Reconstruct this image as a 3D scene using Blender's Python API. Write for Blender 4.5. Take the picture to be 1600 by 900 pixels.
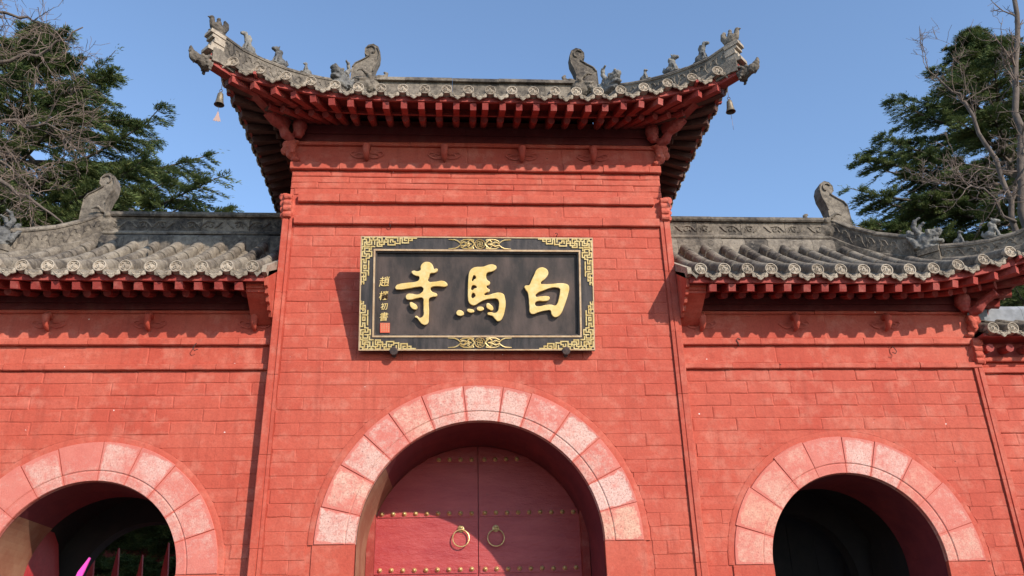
import bpy, bmesh, math, random
import numpy as np
from mathutils import Vector, Matrix
random.seed(7); RNG = np.random.default_rng(11)
sc = bpy.context.scene
for o in list(bpy.data.objects): bpy.data.objects.remove(o)
COL = sc.collection
R = math.radians
# ------------------------------------------------------------------ camera
YAW, PITCH, ROLL, FPX = 0.0688, 0.4203, -0.0248, 1339.2
def make_camera():
    cy, sy, cp, sp = math.cos(YAW), math.sin(YAW), math.cos(PITCH), math.sin(PITCH)
    fw = Vector((sy*cp, cy*cp, sp)); rt = Vector((cy, -sy, 0)); up = rt.cross(fw)
    cr, sr = math.cos(ROLL), math.sin(ROLL)
    r2 = rt*cr + up*sr; u2 = -rt*sr + up*cr
    cam = bpy.data.cameras.new('camera'); o = bpy.data.objects.new('camera', cam); COL.objects.link(o)
    m = Matrix.Identity(4)
    for i in range(3):
        m[i][0] = r2[i]; m[i][1] = u2[i]; m[i][2] = -fw[i]
    m.translation = Vector((-0.268, -10.0, 1.6)); o.matrix_world = m
    cam.sensor_width = 36; cam.lens = FPX/1600*36; cam.clip_start = 0.05; cam.clip_end = 4000
    sc.camera = o
make_camera()
# ------------------------------------------------------------------ world, sun
AZ, EL = R(36.5), R(29)
SUN = Vector((math.sin(AZ)*math.cos(EL), -math.cos(AZ)*math.cos(EL), math.sin(EL)))   # towards the sun
w = bpy.data.worlds.new('World'); sc.world = w; w.use_nodes = True
nt = w.node_tree; nt.nodes.clear()
sky = nt.nodes.new('ShaderNodeTexSky'); sky.sky_type = 'NISHITA'; sky.sun_disc = False
sky.sun_elevation = EL; sky.sun_rotation = math.atan2(SUN.x, SUN.y)
sky.air_density = 1.0; sky.dust_density = 0.15; sky.ozone_density = 2.5; sky.altitude = 100
bg = nt.nodes.new('ShaderNodeBackground'); bg.inputs[1].default_value = 0.15
wo = nt.nodes.new('ShaderNodeOutputWorld')
nt.links.new(sky.outputs[0], bg.inputs[0]); nt.links.new(bg.outputs[0], wo.inputs[0])
sl = bpy.data.lights.new('sun', 'SUN'); sl.energy = 3.0; sl.angle = R(0.55); sl.color = (1.0, 0.945, 0.86)
so = bpy.data.objects.new('sun', sl); COL.objects.link(so)
so.rotation_euler = SUN.to_track_quat('Z', 'Y').to_euler(); so.location = SUN*60
sc.view_settings.view_transform = 'Standard'; sc.view_settings.look = 'None'
sc.view_settings.exposure = 0.83; sc.view_settings.gamma = 1.0
sc.render.engine = 'CYCLES'

# ------------------------------------------------------------------ materials
def mat(name):
    m = bpy.data.materials.new(name); m.use_nodes = True; nt = m.node_tree
    return m, nt, nt.nodes['Principled BSDF']
class NB:
    """small node builder"""
    def __init__(s, nt): s.nt = nt
    def n(s, t, **kw):
        nd = s.nt.nodes.new('ShaderNode'+t)
        for k, v in kw.items(): setattr(nd, k, v)
        return nd
    def l(s, a, b): s.nt.links.new(a, b)
    def pos(s): 
        return s.n('NewGeometry').outputs['Position']
    def obj(s): return s.n('TexCoord').outputs['Object']
    def noise(s, vec, scale, detail=4, rough=.55, stretch=None):
        if stretch:
            mp = s.n('Mapping'); mp.inputs['Scale'].default_value = stretch; s.l(vec, mp.inputs[0]); vec = mp.outputs[0]
        nd = s.n('TexNoise'); nd.inputs['Scale'].default_value = scale; nd.inputs['Detail'].default_value = detail
        nd.inputs['Roughness'].default_value = rough; s.l(vec, nd.inputs['Vector']); return nd.outputs['Fac']
    def vor(s, vec, scale, feature='F1'):
        nd = s.n('TexVoronoi', feature=feature); nd.inputs['Scale'].default_value = scale; s.l(vec, nd.inputs['Vector']); return nd
    def ramp(s, fac, pts, interp='LINEAR'):
        nd = s.n('ValToRGB'); cr = nd.color_ramp; cr.interpolation = interp
        while len(cr.elements) < len(pts): cr.elements.new(.5)
        for e, (p, c) in zip(cr.elements, pts):
            e.position = p; e.color = (*c, 1) if not isinstance(c, (int, float)) else (c, c, c, 1)
        s.l(fac, nd.inputs[0]); return nd.outputs[0]
    def mix(s, fac, a, b, mode='MIX'):
        nd = s.n('Mix', data_type='RGBA', blend_type=mode)
        for i, v in ((0, fac), (6, a), (7, b)):
            if isinstance(v, (int, float)): nd.inputs[i].default_value = v
            elif isinstance(v, tuple): nd.inputs[i].default_value = (*v, 1)
            else: s.l(v, nd.inputs[i])
        return nd.outputs[2]
    def math(s, op, a, b=0.0):
        nd = s.n('Math', operation=op)
        for i, v in enumerate((a, b)):
            if isinstance(v, (int, float)): nd.inputs[i].default_value = v
            else: s.l(v, nd.inputs[i])
        return nd.outputs[0]
    def bump(s, h, bs, strength=.4, dist=.01, prev=None):
        nd = s.n('Bump'); nd.inputs['Strength'].default_value = strength; nd.inputs['Distance'].default_value = dist
        s.l(h, nd.inputs['Height'])
        if prev is not None: s.l(prev, nd.inputs['Normal'])
        s.l(nd.outputs[0], bs.inputs['Normal']); return nd.outputs[0]
    def rnd(s): return s.n('ObjectInfo').outputs['Random']

def red_wall_mat(name, c1, c2, c3, specks=True, bump=.5, rough=.78):
    m, nt, bs = mat(name); b = NB(nt); p = b.pos()
    big = b.noise(p, .9, 5, .6); mid = b.noise(p, 4.5, 6, .65); st = b.noise(p, 3.4, 6, .65, (2.6, 2.6, .22)); fine = b.noise(p, 45, 4, .6)
    col = b.mix(b.ramp(big, [(.38, 0), (.62, 1)]), c1, c2)
    col = b.mix(b.ramp(mid, [(.50, 0), (.68, .75)]), col, c3)
    col = b.mix(b.ramp(st, [(.52, 0), (.72, .45)]), col, tuple(x*.60 for x in c1))
    wash = b.noise(p, 1.7, 7, .7, (.5, 1, 2.2)); col = b.mix(b.ramp(wash, [(.56, 0), (.68, .26)]), col, tuple(min(1, x*1.18+.02) for x in c3))
    col = b.mix(b.ramp(b.noise(p, 16, 5, .7), [(.30, .42), (.46, 0)]), col, tuple(x*.62 for x in c1))
    col = b.mix(b.math('MULTIPLY', b.rnd(), .12), col, tuple(min(1, x*1.2) for x in c3))
    col = b.mix(b.ramp(fine, [(.3, .25), (.55, 0)]), col, tuple(x*.5 for x in c1))
    if specks:
        v = b.vor(p, 3.1); sp = b.ramp(v.outputs['Distance'], [(.018, 1), (.036, 0)])
        col = b.mix(b.math('MULTIPLY', sp, b.ramp(b.noise(p, 30, 2), [(.45, 0), (.5, 1)])), col, (.75, .62, .55))
        v2 = b.vor(b.n('Mapping').outputs[0], 1)  # unused spare
        vv = b.n('VectorMath', operation='ADD'); b.l(p, vv.inputs[0]); vv.inputs[1].default_value = (3.7, 1.1, 8.2)
        v3 = b.vor(vv.outputs[0], 1.7); sp = b.ramp(v3.outputs['Distance'], [(.012, 1), (.02, 0)])
        col = b.mix(sp, col, (.04, .015, .012))
    b.l(col, bs.inputs['Base Color']); bs.inputs['Roughness'].default_value = rough
    bs.inputs['Specular IOR Level'].default_value = .25
    h1 = b.bump(b.noise(p, 7, 6, .6), bs, bump*1.1, .022)
    b.bump(b.noise(p, 60, 5, .65), bs, bump*.5, .004, h1)
    return m
M = {}
M['wall'] = red_wall_mat('red_limewash', (.43, .063, .036), (.475, .088, .051), (.52, .150, .098))
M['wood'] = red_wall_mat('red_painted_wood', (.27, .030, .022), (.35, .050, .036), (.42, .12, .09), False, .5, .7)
M['soffit'] = red_wall_mat('weathered_shade_dark_red_board', (.11, .016, .014), (.15, .024, .020), (.16, .045, .035), False, .4, .8)  # weathered red, darkened further so the under-eave shade sits in the colour
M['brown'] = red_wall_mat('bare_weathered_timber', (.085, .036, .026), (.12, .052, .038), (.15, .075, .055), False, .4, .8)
M['fence'] = red_wall_mat('fence_red', (.50, .025, .025), (.55, .03, .03), (.55, .05, .05), False, .1, .5)

def granite_mat():
    m, nt, bs = mat('red_smeared_granite'); b = NB(nt); p = b.pos(); r = b.rnd()
    stone = b.ramp(b.noise(p, 55, 3, .7), [(.30, (.16, .07, .06)), (.37, (.50, .33, .28)), (.60, (.70, .54, .46))])
    tint = b.ramp(r, [(0, (1, .82, .78)), (.35, (.95, .75, .69)), (.6, (1, .74, .56)), (.8, (1, .84, .80)), (1, (.9, .68, .62))])
    stone = b.mix(1.0, stone, tint, 'MULTIPLY')
    paint = b.mix(b.noise(p, 6, 4), (.50, .085, .06), (.58, .17, .12))
    k = b.math('ADD', b.math('MULTIPLY', b.noise(p, 16, 8, .78), .55), b.math('MULTIPLY', b.noise(p, 2.6, 4), .42))
    k = b.math('ADD', k, b.math('MULTIPLY', b.math('SUBTRACT', r, .55), .15))
    k = b.math('ADD', k, b.math('MULTIPLY', b.noise(p, 110, 3, .7), .22))
    at = b.n('Attribute'); at.attribute_name = 'edge'
    k = b.math('ADD', k, b.math('MULTIPLY', b.ramp(b.math('ADD', at.outputs['Fac'], b.math('MULTIPLY', b.math('SUBTRACT', b.noise(p, 13, 5, .7), .5), 1.3)), [(.55, 0), (1.0, 1)]), .30))
    col = b.mix(b.ramp(k, [(.54, .06), (.70, .90)]), stone, paint)
    b.l(col, bs.inputs['Base Color']); bs.inputs['Roughness'].default_value = .85
    h = b.bump(b.noise(p, 9, 5), bs, .35, .02); b.bump(b.noise(p, 80, 5, .7), bs, .6, .006, h)
    return m, nt
M['granite'] = granite_mat()[0]
def granite_side():
    m, nt = granite_mat(); m.name = 'redder_granite'
    for n in nt.nodes:
        if n.type == 'VALTORGB' and abs(n.color_ramp.elements[0].position-.54) < .001:
            n.color_ramp.elements[0].position = .45; n.color_ramp.elements[1].position = .66
    return m
M['granite_red'] = granite_side()

def tile_mat(name, c_dark, c_mid, c_light, k=0.0):
    m, nt, bs = mat(name); b = NB(nt); p = b.pos()
    a = b.noise(p, 2.6, 6, .62); c = b.noise(p, 14, 6, .68); d = b.noise(p, 60, 4, .6)
    f = b.math('ADD', b.math('MULTIPLY', a, .5), b.math('MULTIPLY', c, .5))
    f = b.math('ADD', f, b.math('MULTIPLY', b.math('SUBTRACT', b.rnd(), .5), .13))
    col = b.ramp(f, [(.33+k, c_dark), (.45+k, c_mid), (.60+k, c_light)])
    lich = b.ramp(b.noise(p, 22, 5, .7), [(.60, 0), (.68, .7)])
    col = b.mix(lich, col, tuple(x*.38 for x in c_mid))
    col = b.mix(b.ramp(b.noise(p, 7.3, 5, .7), [(.62, 0), (.70, .75)]), col, tuple(min(1, x*1.28) for x in c_light))
    col = b.mix(b.ramp(d, [(.3, .35), (.5, 0)]), col, tuple(x*.4 for x in c_dark))
    b.l(col, bs.inputs['Base Color']); bs.inputs['Roughness'].default_value = .9
    bs.inputs['Specular IOR Level'].default_value = .2
    h = b.bump(c, bs, .5, .02); b.bump(d, bs, .5, .006, h)
    return m
M['tile'] = tile_mat('grey_clay_tile', (.040, .033, .028), (.145, .115, .088), (.28, .228, .172))
M['ridge'] = tile_mat('grey_ridge_brick', (.034, .029, .026), (.115, .092, .071), (.25, .202, .153), .012)
M['disc'] = tile_mat('pale_eave_tile', (.13, .10, .075), (.29, .225, .165), (.45, .36, .27), -.03)
M['beast'] = tile_mat('dark_clay_figure', (.06, .058, .058), (.14, .13, .12), (.27, .24, .20), .02)

def simple(name, c, rough=.5, metal=0.0, c2=None, scale=8, bump=.2, bscale=30, stretch=None):
    m, nt, bs = mat(name); b = NB(nt); p = b.pos()
    if c2: b.l(b.mix(b.ramp(b.noise(p, scale, 6, .65, stretch), [(.38, 0), (.64, 1)]), c, c2), bs.inputs['Base Color'])
    else: bs.inputs['Base Color'].default_value = (*c, 1)
    bs.inputs['Roughness'].default_value = rough; bs.inputs['Metallic'].default_value = metal
    if bump: b.bump(b.noise(p, bscale, 4), bs, bump, .005)
    return m
M['gold'] = simple('gold_leaf', (.78, .50, .15), .5, .25, (.84, .62, .28), 10, .5, 26)
M['goldflat'] = simple('worn_gilding', (.62, .40, .13), .5, .35, (.75, .56, .26), 25, .2, 60)
M['pinkgold'] = simple('gilded_moulding', (.50, .30, .16), .5, .25, (.64, .44, .26), 12, .2, 60)
M['lacquer'] = simple('weathered_black_lacquer', (.026, .017, .013), .62, 0, (.100, .062, .048), 2.2, .25, 40, (1.6, 1, .55))
M['lacquer_frame'] = simple('black_lacquer_frame', (.022, .017, .016), .5, 0, (.075, .055, .048), 4, .25, 40, (3, 1, .5))
M['seal'] = simple('orange_red_seal', (.70, .10, .045), .6, 0, (.75, .16, .08), 40, .1)
M['door'] = None
def door_mat():
    m, nt, bs = mat('cracked_crimson_paint'); b = NB(nt); p = b.pos()
    n = b.noise(p, 3, 6, .65, (.6, 1, 2.6))
    col = b.mix(b.ramp(n, [(.35, 0), (.7, 1)]), (.33, .020, .020), (.43, .050, .042))
    col = b.mix(b.ramp(b.noise(p, 5, 8, .8, (1, 1, 5)), [(.62, 0), (.68, .6)]), col, (.12, .02, .02))
    b.l(col, bs.inputs['Base Color']); bs.inputs['Roughness'].default_value = .42
    h = b.bump(b.noise(p, 4, 7, .70, (1.4, 1, 4.0)), bs, .5, .025); b.bump(b.noise(p, 50, 3), bs, .2, .004, h)
    return m
M['door'] = door_mat()
M['brass'] = simple('old_brass', (.78, .58, .26), .38, .6, (.50, .31, .12), 30, .1)
M['bronze'] = simple('weathered_bronze', (.16, .12, .08), .55, .6, (.26, .20, .13), 30, .3)
M['tin'] = simple('pale_copper_plate', (.30, .20, .165), .6, .3, (.34, .2, .16), 20, .1)
M['iron'] = simple('dark_iron', (.05, .035, .03), .6, .5, (.10, .06, .05), 30, .3)
M['bark'] = simple('grey_brown_bark', (.07, .048, .036), .9, 0, (.15, .108, .08), 9, .8, 20, (1, 1, .3))
M['twig'] = simple('pale_brown_twig', (.14, .092, .068), .85, 0, (.24, .165, .12), 3, .3, 30)
M['dark'] = simple('painted_shade_black', (.012, .010, .010), .8, 0, (.022, .017, .015), 4, .3, 20)  # near-black tone that puts the archway shade into the colour
M['ground'] = simple('grey_stone_paving', (.055, .052, .048), .85, 0, (.085, .08, .074), .7, .4, 12)
M['vault'] = simple('shade_darkened_maroon_limewash', (.13, .011, .016), .85, 0, (.19, .020, .022), 2.5, .5, 14)  # maroon darkened to carry the vault's inner shade in its colour
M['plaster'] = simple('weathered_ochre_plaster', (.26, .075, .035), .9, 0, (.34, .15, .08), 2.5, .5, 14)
M['sand'] = simple('sandy_stone', (.36, .24, .18), .9, 0, (.42, .30, .22), 5, .4, 18)
M['pink'] = simple('bright_pink_cloth', (.80, .06, .40), .7, 0, None, 1, 0)
M['yellow'] = simple('yellow_cloth', (.85, .60, .12), .7, 0, None, 1, 0)
M['greywash'] = simple('grey_white_plaster', (.18, .18, .185), .9, 0, (.30, .30, .31), 4, .4, 14)
def foliage_mat(name, a, c, d):
    m, nt, bs = mat(name); b = NB(nt); p = b.pos()
    col = b.mix(b.ramp(b.noise(p, 1.3, 4, .6), [(.38, 0), (.62, 1)]), a, c)
    col = b.mix(b.ramp(b.noise(p, 9, 3, .6), [(.5, 0), (.7, .7)]), col, d)
    b.l(col, bs.inputs['Base Color']); bs.inputs['Roughness'].default_value = .7
    bs.inputs['Specular IOR Level'].default_value = .15
    tr = b.n('BsdfTranslucent'); b.l(col, tr.inputs[0]); mx = b.n('MixShader'); mx.inputs[0].default_value = .25
    out = nt.nodes['Material Output']; b.l(bs.outputs[0], mx.inputs[1]); b.l(tr.outputs[0], mx.inputs[2]); b.l(mx.outputs[0], out.inputs[0])
    return m
M['needles'] = foliage_mat('cedar_needles', (.060, .090, .030), (.130, .160, .050), (.25, .235, .075))

# ------------------------------------------------------------------ object helpers
def mesh_from(name, verts, faces, smooth=False):
    me = bpy.data.meshes.new(name); me.from_pydata([tuple(v) for v in verts], [], faces); me.validate(); me.update()
    if smooth: me.polygons.foreach_set('use_smooth', [True]*len(me.polygons))
    return me
def fast_mesh(name, V, F, smooth=False):
    """numpy arrays: V (n,3), F (m,k)"""
    me = bpy.data.meshes.new(name); k = F.shape[1]
    me.vertices.add(len(V)); me.vertices.foreach_set('co', V.astype(np.float32).ravel())
    me.loops.add(F.size); me.loops.foreach_set('vertex_index', F.astype(np.int32).ravel())
    me.polygons.add(len(F)); me.polygons.foreach_set('loop_start', (np.arange(len(F))*k).astype(np.int32))
    if smooth: me.polygons.foreach_set('use_smooth', np.ones(len(F), bool))
    me.update(calc_edges=True); return me
def link(name, me, m, parent=None, mtx=None):
    o = bpy.data.objects.new(name, me); COL.objects.link(o)
    if me is not None and m is not None and len(me.materials) == 0: me.materials.append(m)
    if parent is not None: o.parent = parent
    if mtx is not None: o.matrix_basis = mtx
    return o
def thing(name, label, cat, group=None, loc=(0, 0, 0)):
    """things keep their origin at the base; parts are given in world numbers and shifted"""
    o = bpy.data.objects.new(name, None); COL.objects.link(o); o.location = loc; o.empty_display_size = .2
    o['label'] = label; o['category'] = cat
    if group: o['group'] = group
    return o
def tag(o, label, cat, group=None):
    o['label'] = label; o['category'] = cat
    if group: o['group'] = group
    return o
class B:
    """vertex and face collector"""
    def __init__(s): s.v = []; s.f = []
    def add(s, vs, fs):
        k = len(s.v); s.v += [tuple(v) for v in vs]; s.f += [tuple(i+k for i in f) for f in fs]
    def box(s, x0, x1, y0, y1, z0, z1):
        s.add([(x0, y0, z0), (x1, y0, z0), (x1, y1, z0), (x0, y1, z0), (x0, y0, z1), (x1, y0, z1), (x1, y1, z1), (x0, y1, z1)],
              [(0, 3, 2, 1), (4, 5, 6, 7), (0, 1, 5, 4), (1, 2, 6, 5), (2, 3, 7, 6), (3, 0, 4, 7)])
    def prism(s, poly, axis, a, b):
        """poly in the two other axes; extruded along axis from a to b"""
        n = len(poly)
        def P(p, t): return {'x': (t, p[0], p[1]), 'y': (p[0], t, p[1]), 'z': (p[0], p[1], t)}[axis]
        vs = [P(p, a) for p in poly]+[P(p, b) for p in poly]
        s.add(vs, [tuple(range(n))[::-1], tuple(range(n, 2*n))]+[(i, (i+1) % n, (i+1) % n+n, i+n) for i in range(n)])
    def tube(s, pts, rad, n=6, cap=True):
        pts = [Vector(p) for p in pts]; m = len(pts)
        if not hasattr(rad, '__len__'): rad = [rad]*m
        vs = []; ref = None
        for i, p in enumerate(pts):
            t = (pts[min(i+1, m-1)]-pts[max(i-1, 0)])
            if t.length < 1e-9: t = Vector((0, 0, 1))
            t.normalize()
            if ref is None: ref = Vector((0, 0, 1)) if abs(t.z) < .9 else Vector((1, 0, 0))
            a = t.cross(ref).normalized(); ref = a.cross(t).normalized() 
            for k in range(n):
                an = 2*math.pi*k/n; vs.append(p+(a*math.cos(an)+ref*math.sin(an))*rad[i])
        fs = [(i*n+k, i*n+(k+1) % n, (i+1)*n+(k+1) % n, (i+1)*n+k) for i in range(m-1) for k in range(n)]
        if cap: fs += [tuple(range(n))[::-1], tuple(range((m-1)*n, m*n))]
        s.add(vs, fs)
    def beam(s, a, b, wd, h, wd2=None, h2=None):
        """rectangular beam from a to b, top face horizontal across"""
        a = Vector(a); b = Vector(b); t = (b-a).normalized(); sd = t.cross(Vector((0, 0, 1))).normalized(); u = sd.cross(t).normalized()
        wd2 = wd2 or wd; h2 = h2 or h; vs = []
        for p, ww, hh in ((a, wd, h), (b, wd2, h2)):
            for i, j in ((-1, -1), (1, -1), (1, 1), (-1, 1)): vs.append(p+sd*(i*ww/2)+u*(j*hh/2))
        s.add(vs, [(0, 1, 2, 3)[::-1], (4, 5, 6, 7), (0, 1, 5, 4), (1, 2, 6, 5), (2, 3, 7, 6), (3, 0, 4, 7)])
    def sweep(s, pts, prof, cap=True):
        """profile (side, up) swept along a path, up stays vertical"""
        pts = [Vector(p) for p in pts]; n = len(prof); m = len(pts); vs = []
        for i, p in enumerate(pts):
            t = pts[min(i+1, m-1)]-pts[max(i-1, 0)]; t.z = 0; t.normalize(); sd = t.cross(Vector((0, 0, 1)))
            for a, z in prof: vs.append(p+sd*a+Vector((0, 0, z)))
        fs = [(i*n+k, i*n+(k+1) % n, (i+1)*n+(k+1) % n, (i+1)*n+k) for i in range(m-1) for k in range(n)]
        if cap: fs += [tuple(range(n))[::-1], tuple(range((m-1)*n, m*n))]
        s.add(vs, fs)
    def lathe(s, prof, n=12, origin=(0, 0, 0)):
        ox, oy, oz = origin; m = len(prof)
        vs = [(ox+r*math.cos(2*math.pi*k/n), oy+r*math.sin(2*math.pi*k/n), oz+z) for r, z in prof for k in range(n)]
        s.add(vs, [(i*n+k, i*n+(k+1) % n, (i+1)*n+(k+1) % n, (i+1)*n+k) for i in range(m-1) for k in range(n)]+[tuple(range(n))[::-1], tuple(range((m-1)*n, m*n))])
    def mesh(s, name, smooth=False, fixn=True):
        me = bpy.data.meshes.new(name); me.from_pydata(s.v, [], s.f); me.update()
        if fixn:
            bm = bmesh.new(); bm.from_mesh(me); bmesh.ops.recalc_face_normals(bm, faces=bm.faces); bm.to_mesh(me); bm.free()
        if smooth:
            me.polygons.foreach_set('use_smooth', [True]*len(me.polygons))
            me.set_sharp_from_angle(angle=R(38))
        return me
    def obj(s, name, m, parent=None, smooth=False, kind=None, mtx=None):
        o = link(name, s.mesh(name, smooth), m, parent, mtx)
        if kind: o['kind'] = kind
        return o
def remeshed(name, b_or_list, voxel=.012, noise=.004, smooth_it=2):
    """fuse overlapping lumps into one carved-looking surface"""
    bm = bmesh.new()
    for it in b_or_list:
        kind = it[0]
        if kind == 'e':      # ellipsoid: centre, radii, euler
            c, r = it[1], it[2]; e = it[3] if len(it) > 3 else (0, 0, 0)
            from mathutils import Euler
            mt = Matrix.Translation(c) @ Euler(e).to_matrix().to_4x4() @ Matrix.Diagonal((*r, 1))
            bmesh.ops.create_icosphere(bm, subdivisions=2, radius=1, matrix=mt)
        else:                # tube: pts, radii
            bb = B(); bb.tube(it[1], it[2], 8); me = bb.mesh('t'); bm.from_mesh(me); bpy.data.meshes.remove(me)
    me = bpy.data.meshes.new(name); bm.to_mesh(me); bm.free()
    o = bpy.data.objects.new('tmp', me); COL.objects.link(o)
    md = o.modifiers.new('r', 'REMESH'); md.mode = 'VOXEL'; md.voxel_size = voxel
    ms = o.modifiers.new('s', 'SMOOTH'); ms.iterations = smooth_it; ms.factor = .5
    bpy.context.view_layer.update()
    out = bpy.data.meshes.new_from_object(o.evaluated_get(bpy.context.evaluated_depsgraph_get())); out.name = name
    bpy.data.objects.remove(o); bpy.data.meshes.remove(me)
    if noise:
        from mathutils import noise as mn
        for v in out.vertices:
            v.co += v.normal*(mn.noise(v.co*28)*noise*1.6+mn.noise(v.co*60)*noise)
    out.polygons.foreach_set('use_smooth', [True]*len(out.polygons)); out.update()
    return out
def rand(a, b): return random.uniform(a, b)

# ------------------------------------------------------------------ ground
g = B(); g.box(-1500, 1500, -1500, 1500, -.5, 0)
go = g.obj('ground', M['ground']); go['kind'] = 'structure'

# ------------------------------------------------------------------ bricks
def brick_mesh(L, H, D=.035, e=.014, j=.0045):
    def q(): return rand(-j, j)
    x, z = L/2, H/2
    out = [(-x+q(), -z+q()), (x+q(), -z+q()), (x+q(), z+q()), (-x+q(), z+q())]
    # two extra points on the long edges make the joints wavy
    o8 = [out[0], (-x/3+q(), -z+q()), (x/3+q(), -z+q()), out[1], out[2], (x/3+q(), z+q()), (-x/3+q(), z+q()), out[3]]
    def inner(p): return (p[0]-math.copysign(e, p[0]) if abs(p[0]) > x*.8 else p[0], p[1]-math.copysign(e*rand(.6, 1.2), p[1]))
    t = [q()*.5 for _ in range(4)]
    v = [(a, D, c) for a, c in o8]+[(a, .0055, c) for a, c in o8]+[(inner(p)[0], rand(-.0015, .0015), inner(p)[1]) for p in o8]
    f = [(i, (i+1) % 8, (i+1) % 8+8, i+8) for i in range(8)]+[(i+8, (i+1) % 8+8, (i+1) % 8+16, i+16) for i in range(8)]
    f += [(16, 17, 22, 23), (17, 18, 21, 22), (18, 19, 20, 21)]
    return v, f
_bc = {}
def shared_brick(L, H, k):
    key = (round(L, 3), round(H, 3), k)
    if key not in _bc:
        b = B(); b.add(*brick_mesh(L, H)); _bc[key] = b.mesh('brick')
    return _bc[key]
def course(parent, x0, x1, zc, H, L, Y, shift, arcs, m, gap=.004, thick=0, name='brick', coll=None):
    """one row of bricks, cut where it meets an arch (cx, cz, R)"""
    x = x0-shift
    while x < x1-.01:
        ln = L*rand(.94, 1.06)
        if x1-(x+ln) < L*.25: ln = x1-x
        a, c = max(x, x0), min(x+ln, x1); x += ln
        if c-a < .06: continue
        a2, c2 = a+gap*.15, c-gap*.15; zt, zb = zc+H/2-gap/2, zc-H/2+gap/2
        cut = None
        for cx, cz, rr in arcs:
            if zb > cz+rr or c2 < cx-rr or a2 > cx+rr: continue
            def low_z(xx):
                d = rr*rr-(xx-cx)**2
                return zb if d <= 0 else (99 if zt <= cz+.001 else max(zb, cz+math.sqrt(d)))
            n_ = 24; pts = [(a2+(c2-a2)*i/n_, low_z(a2+(c2-a2)*i/n_)) for i in range(n_+1)]
            cut = []; run_ = []
            for p_ in pts+[(0, 999)]:
                if p_[1] < zt-.006: run_.append(p_)
                else:
                    if len(run_) > 2 and run_[-1][0]-run_[0][0] > .05: cut.append(run_)
                    run_ = []
            break
        off = rand(0, .0055)-thick
        if cut is None:
            ang = rand(-.35, .35)
            if coll is not None:
                v, f = brick_mesh(c2-a2, zt-zb); coll.add([(p[0]+(a2+c2)/2, p[1]+Y-off, p[2]+zc) for p in v], f)
            else:
                lq = round((c2-a2)/.02)*.02
                me = shared_brick(lq, zt-zb, random.randrange(4))
                mt = Matrix.Translation(((a2+c2)/2, Y-off, zc+rand(-.003, .003))) @ Matrix.Rotation(R(ang), 4, 'Y') @ Matrix.Diagonal(((c2-a2)/lq, 1, 1, 1))
                link(name, me, m, parent, mt)
        else:
            for rn in cut:
                b = B(); yy = Y-off; cx0, cz0 = (rn[0][0]+rn[-1][0])/2, zc
                m_ = len(rn); vs = []
                for dep in (.035, 0.0): vs += [(p_[0]-cx0, dep, p_[1]-zc) for p_ in rn]+[(p_[0]-cx0, dep, zt-zc) for p_ in rn]
                q = 2*m_; fs = []
                for i in range(m_-1):
                    fs += [(q+i, q+i+1, q+m_+i+1, q+m_+i), (i, i+1, q+i+1, q+i), (m_+i, m_+i+1, q+m_+i+1, q+m_+i)]
                fs += [(0, m_, q+m_, q), (m_-1, 2*m_-1, q+2*m_-1, q+m_-1)]
                b.add(vs, fs)
                if coll is not None: coll.add([(p[0]+cx0, p[1]+yy, p[2]+zc) for p in b.v], b.f)
                else: link(name, b.mesh('brick'), m, parent, Matrix.Translation((cx0, yy, cz0)))

def arch_slab(b, x0, x1, z0, z1, yf, yb, cx, cz, r, front=True, back=True, n=40):
    """wall slab with an arched opening"""
    arc = [(cx-r, z0)]+[(cx-r*math.cos(math.pi*i/n), cz+r*math.sin(math.pi*i/n)) for i in range(n+1)]+[(cx+r, z0)]
    def face(y):
        vs = []; fs = []
        for (ax, az), (bx, bz) in zip(arc[1:-1], arc[2:-1]):
            k = len(vs); vs += [(ax, y, az), (bx, y, bz), (bx, y, z1), (ax, y, z1)]; fs.append((k, k+1, k+2, k+3))
        for xa, xb in ((x0, cx-r), (cx+r, x1)):
            for za, zb in ((z0, cz), (cz, z1)):
                k = len(vs); vs += [(xa, y, za), (xb, y, za), (xb, y, zb), (xa, y, zb)]; fs.append((k, k+1, k+2, k+3))
        b.add(vs, fs)
    if front: face(yf)
    if back: face(yb)
    for (ax, az), (bx, bz) in zip(arc[:-1], arc[1:]):
        b.add([(ax, yf, az), (bx, yf, bz), (bx, yb, bz), (ax, yb, az)], [(0, 1, 2, 3)])
    b.add([(x0, yf, z0), (x0, yb, z0), (x0, yb, z1), (x0, yf, z1)], [(0, 1, 2, 3)])
    b.add([(x1, yf, z0), (x1, yb, z0), (x1, yb, z1), (x1, yf, z1)], [(0, 1, 2, 3)])
    b.add([(x0, yf, z1), (x1, yf, z1), (x1, yb, z1), (x0, yb, z1)], [(0, 1, 2, 3)])

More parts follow.
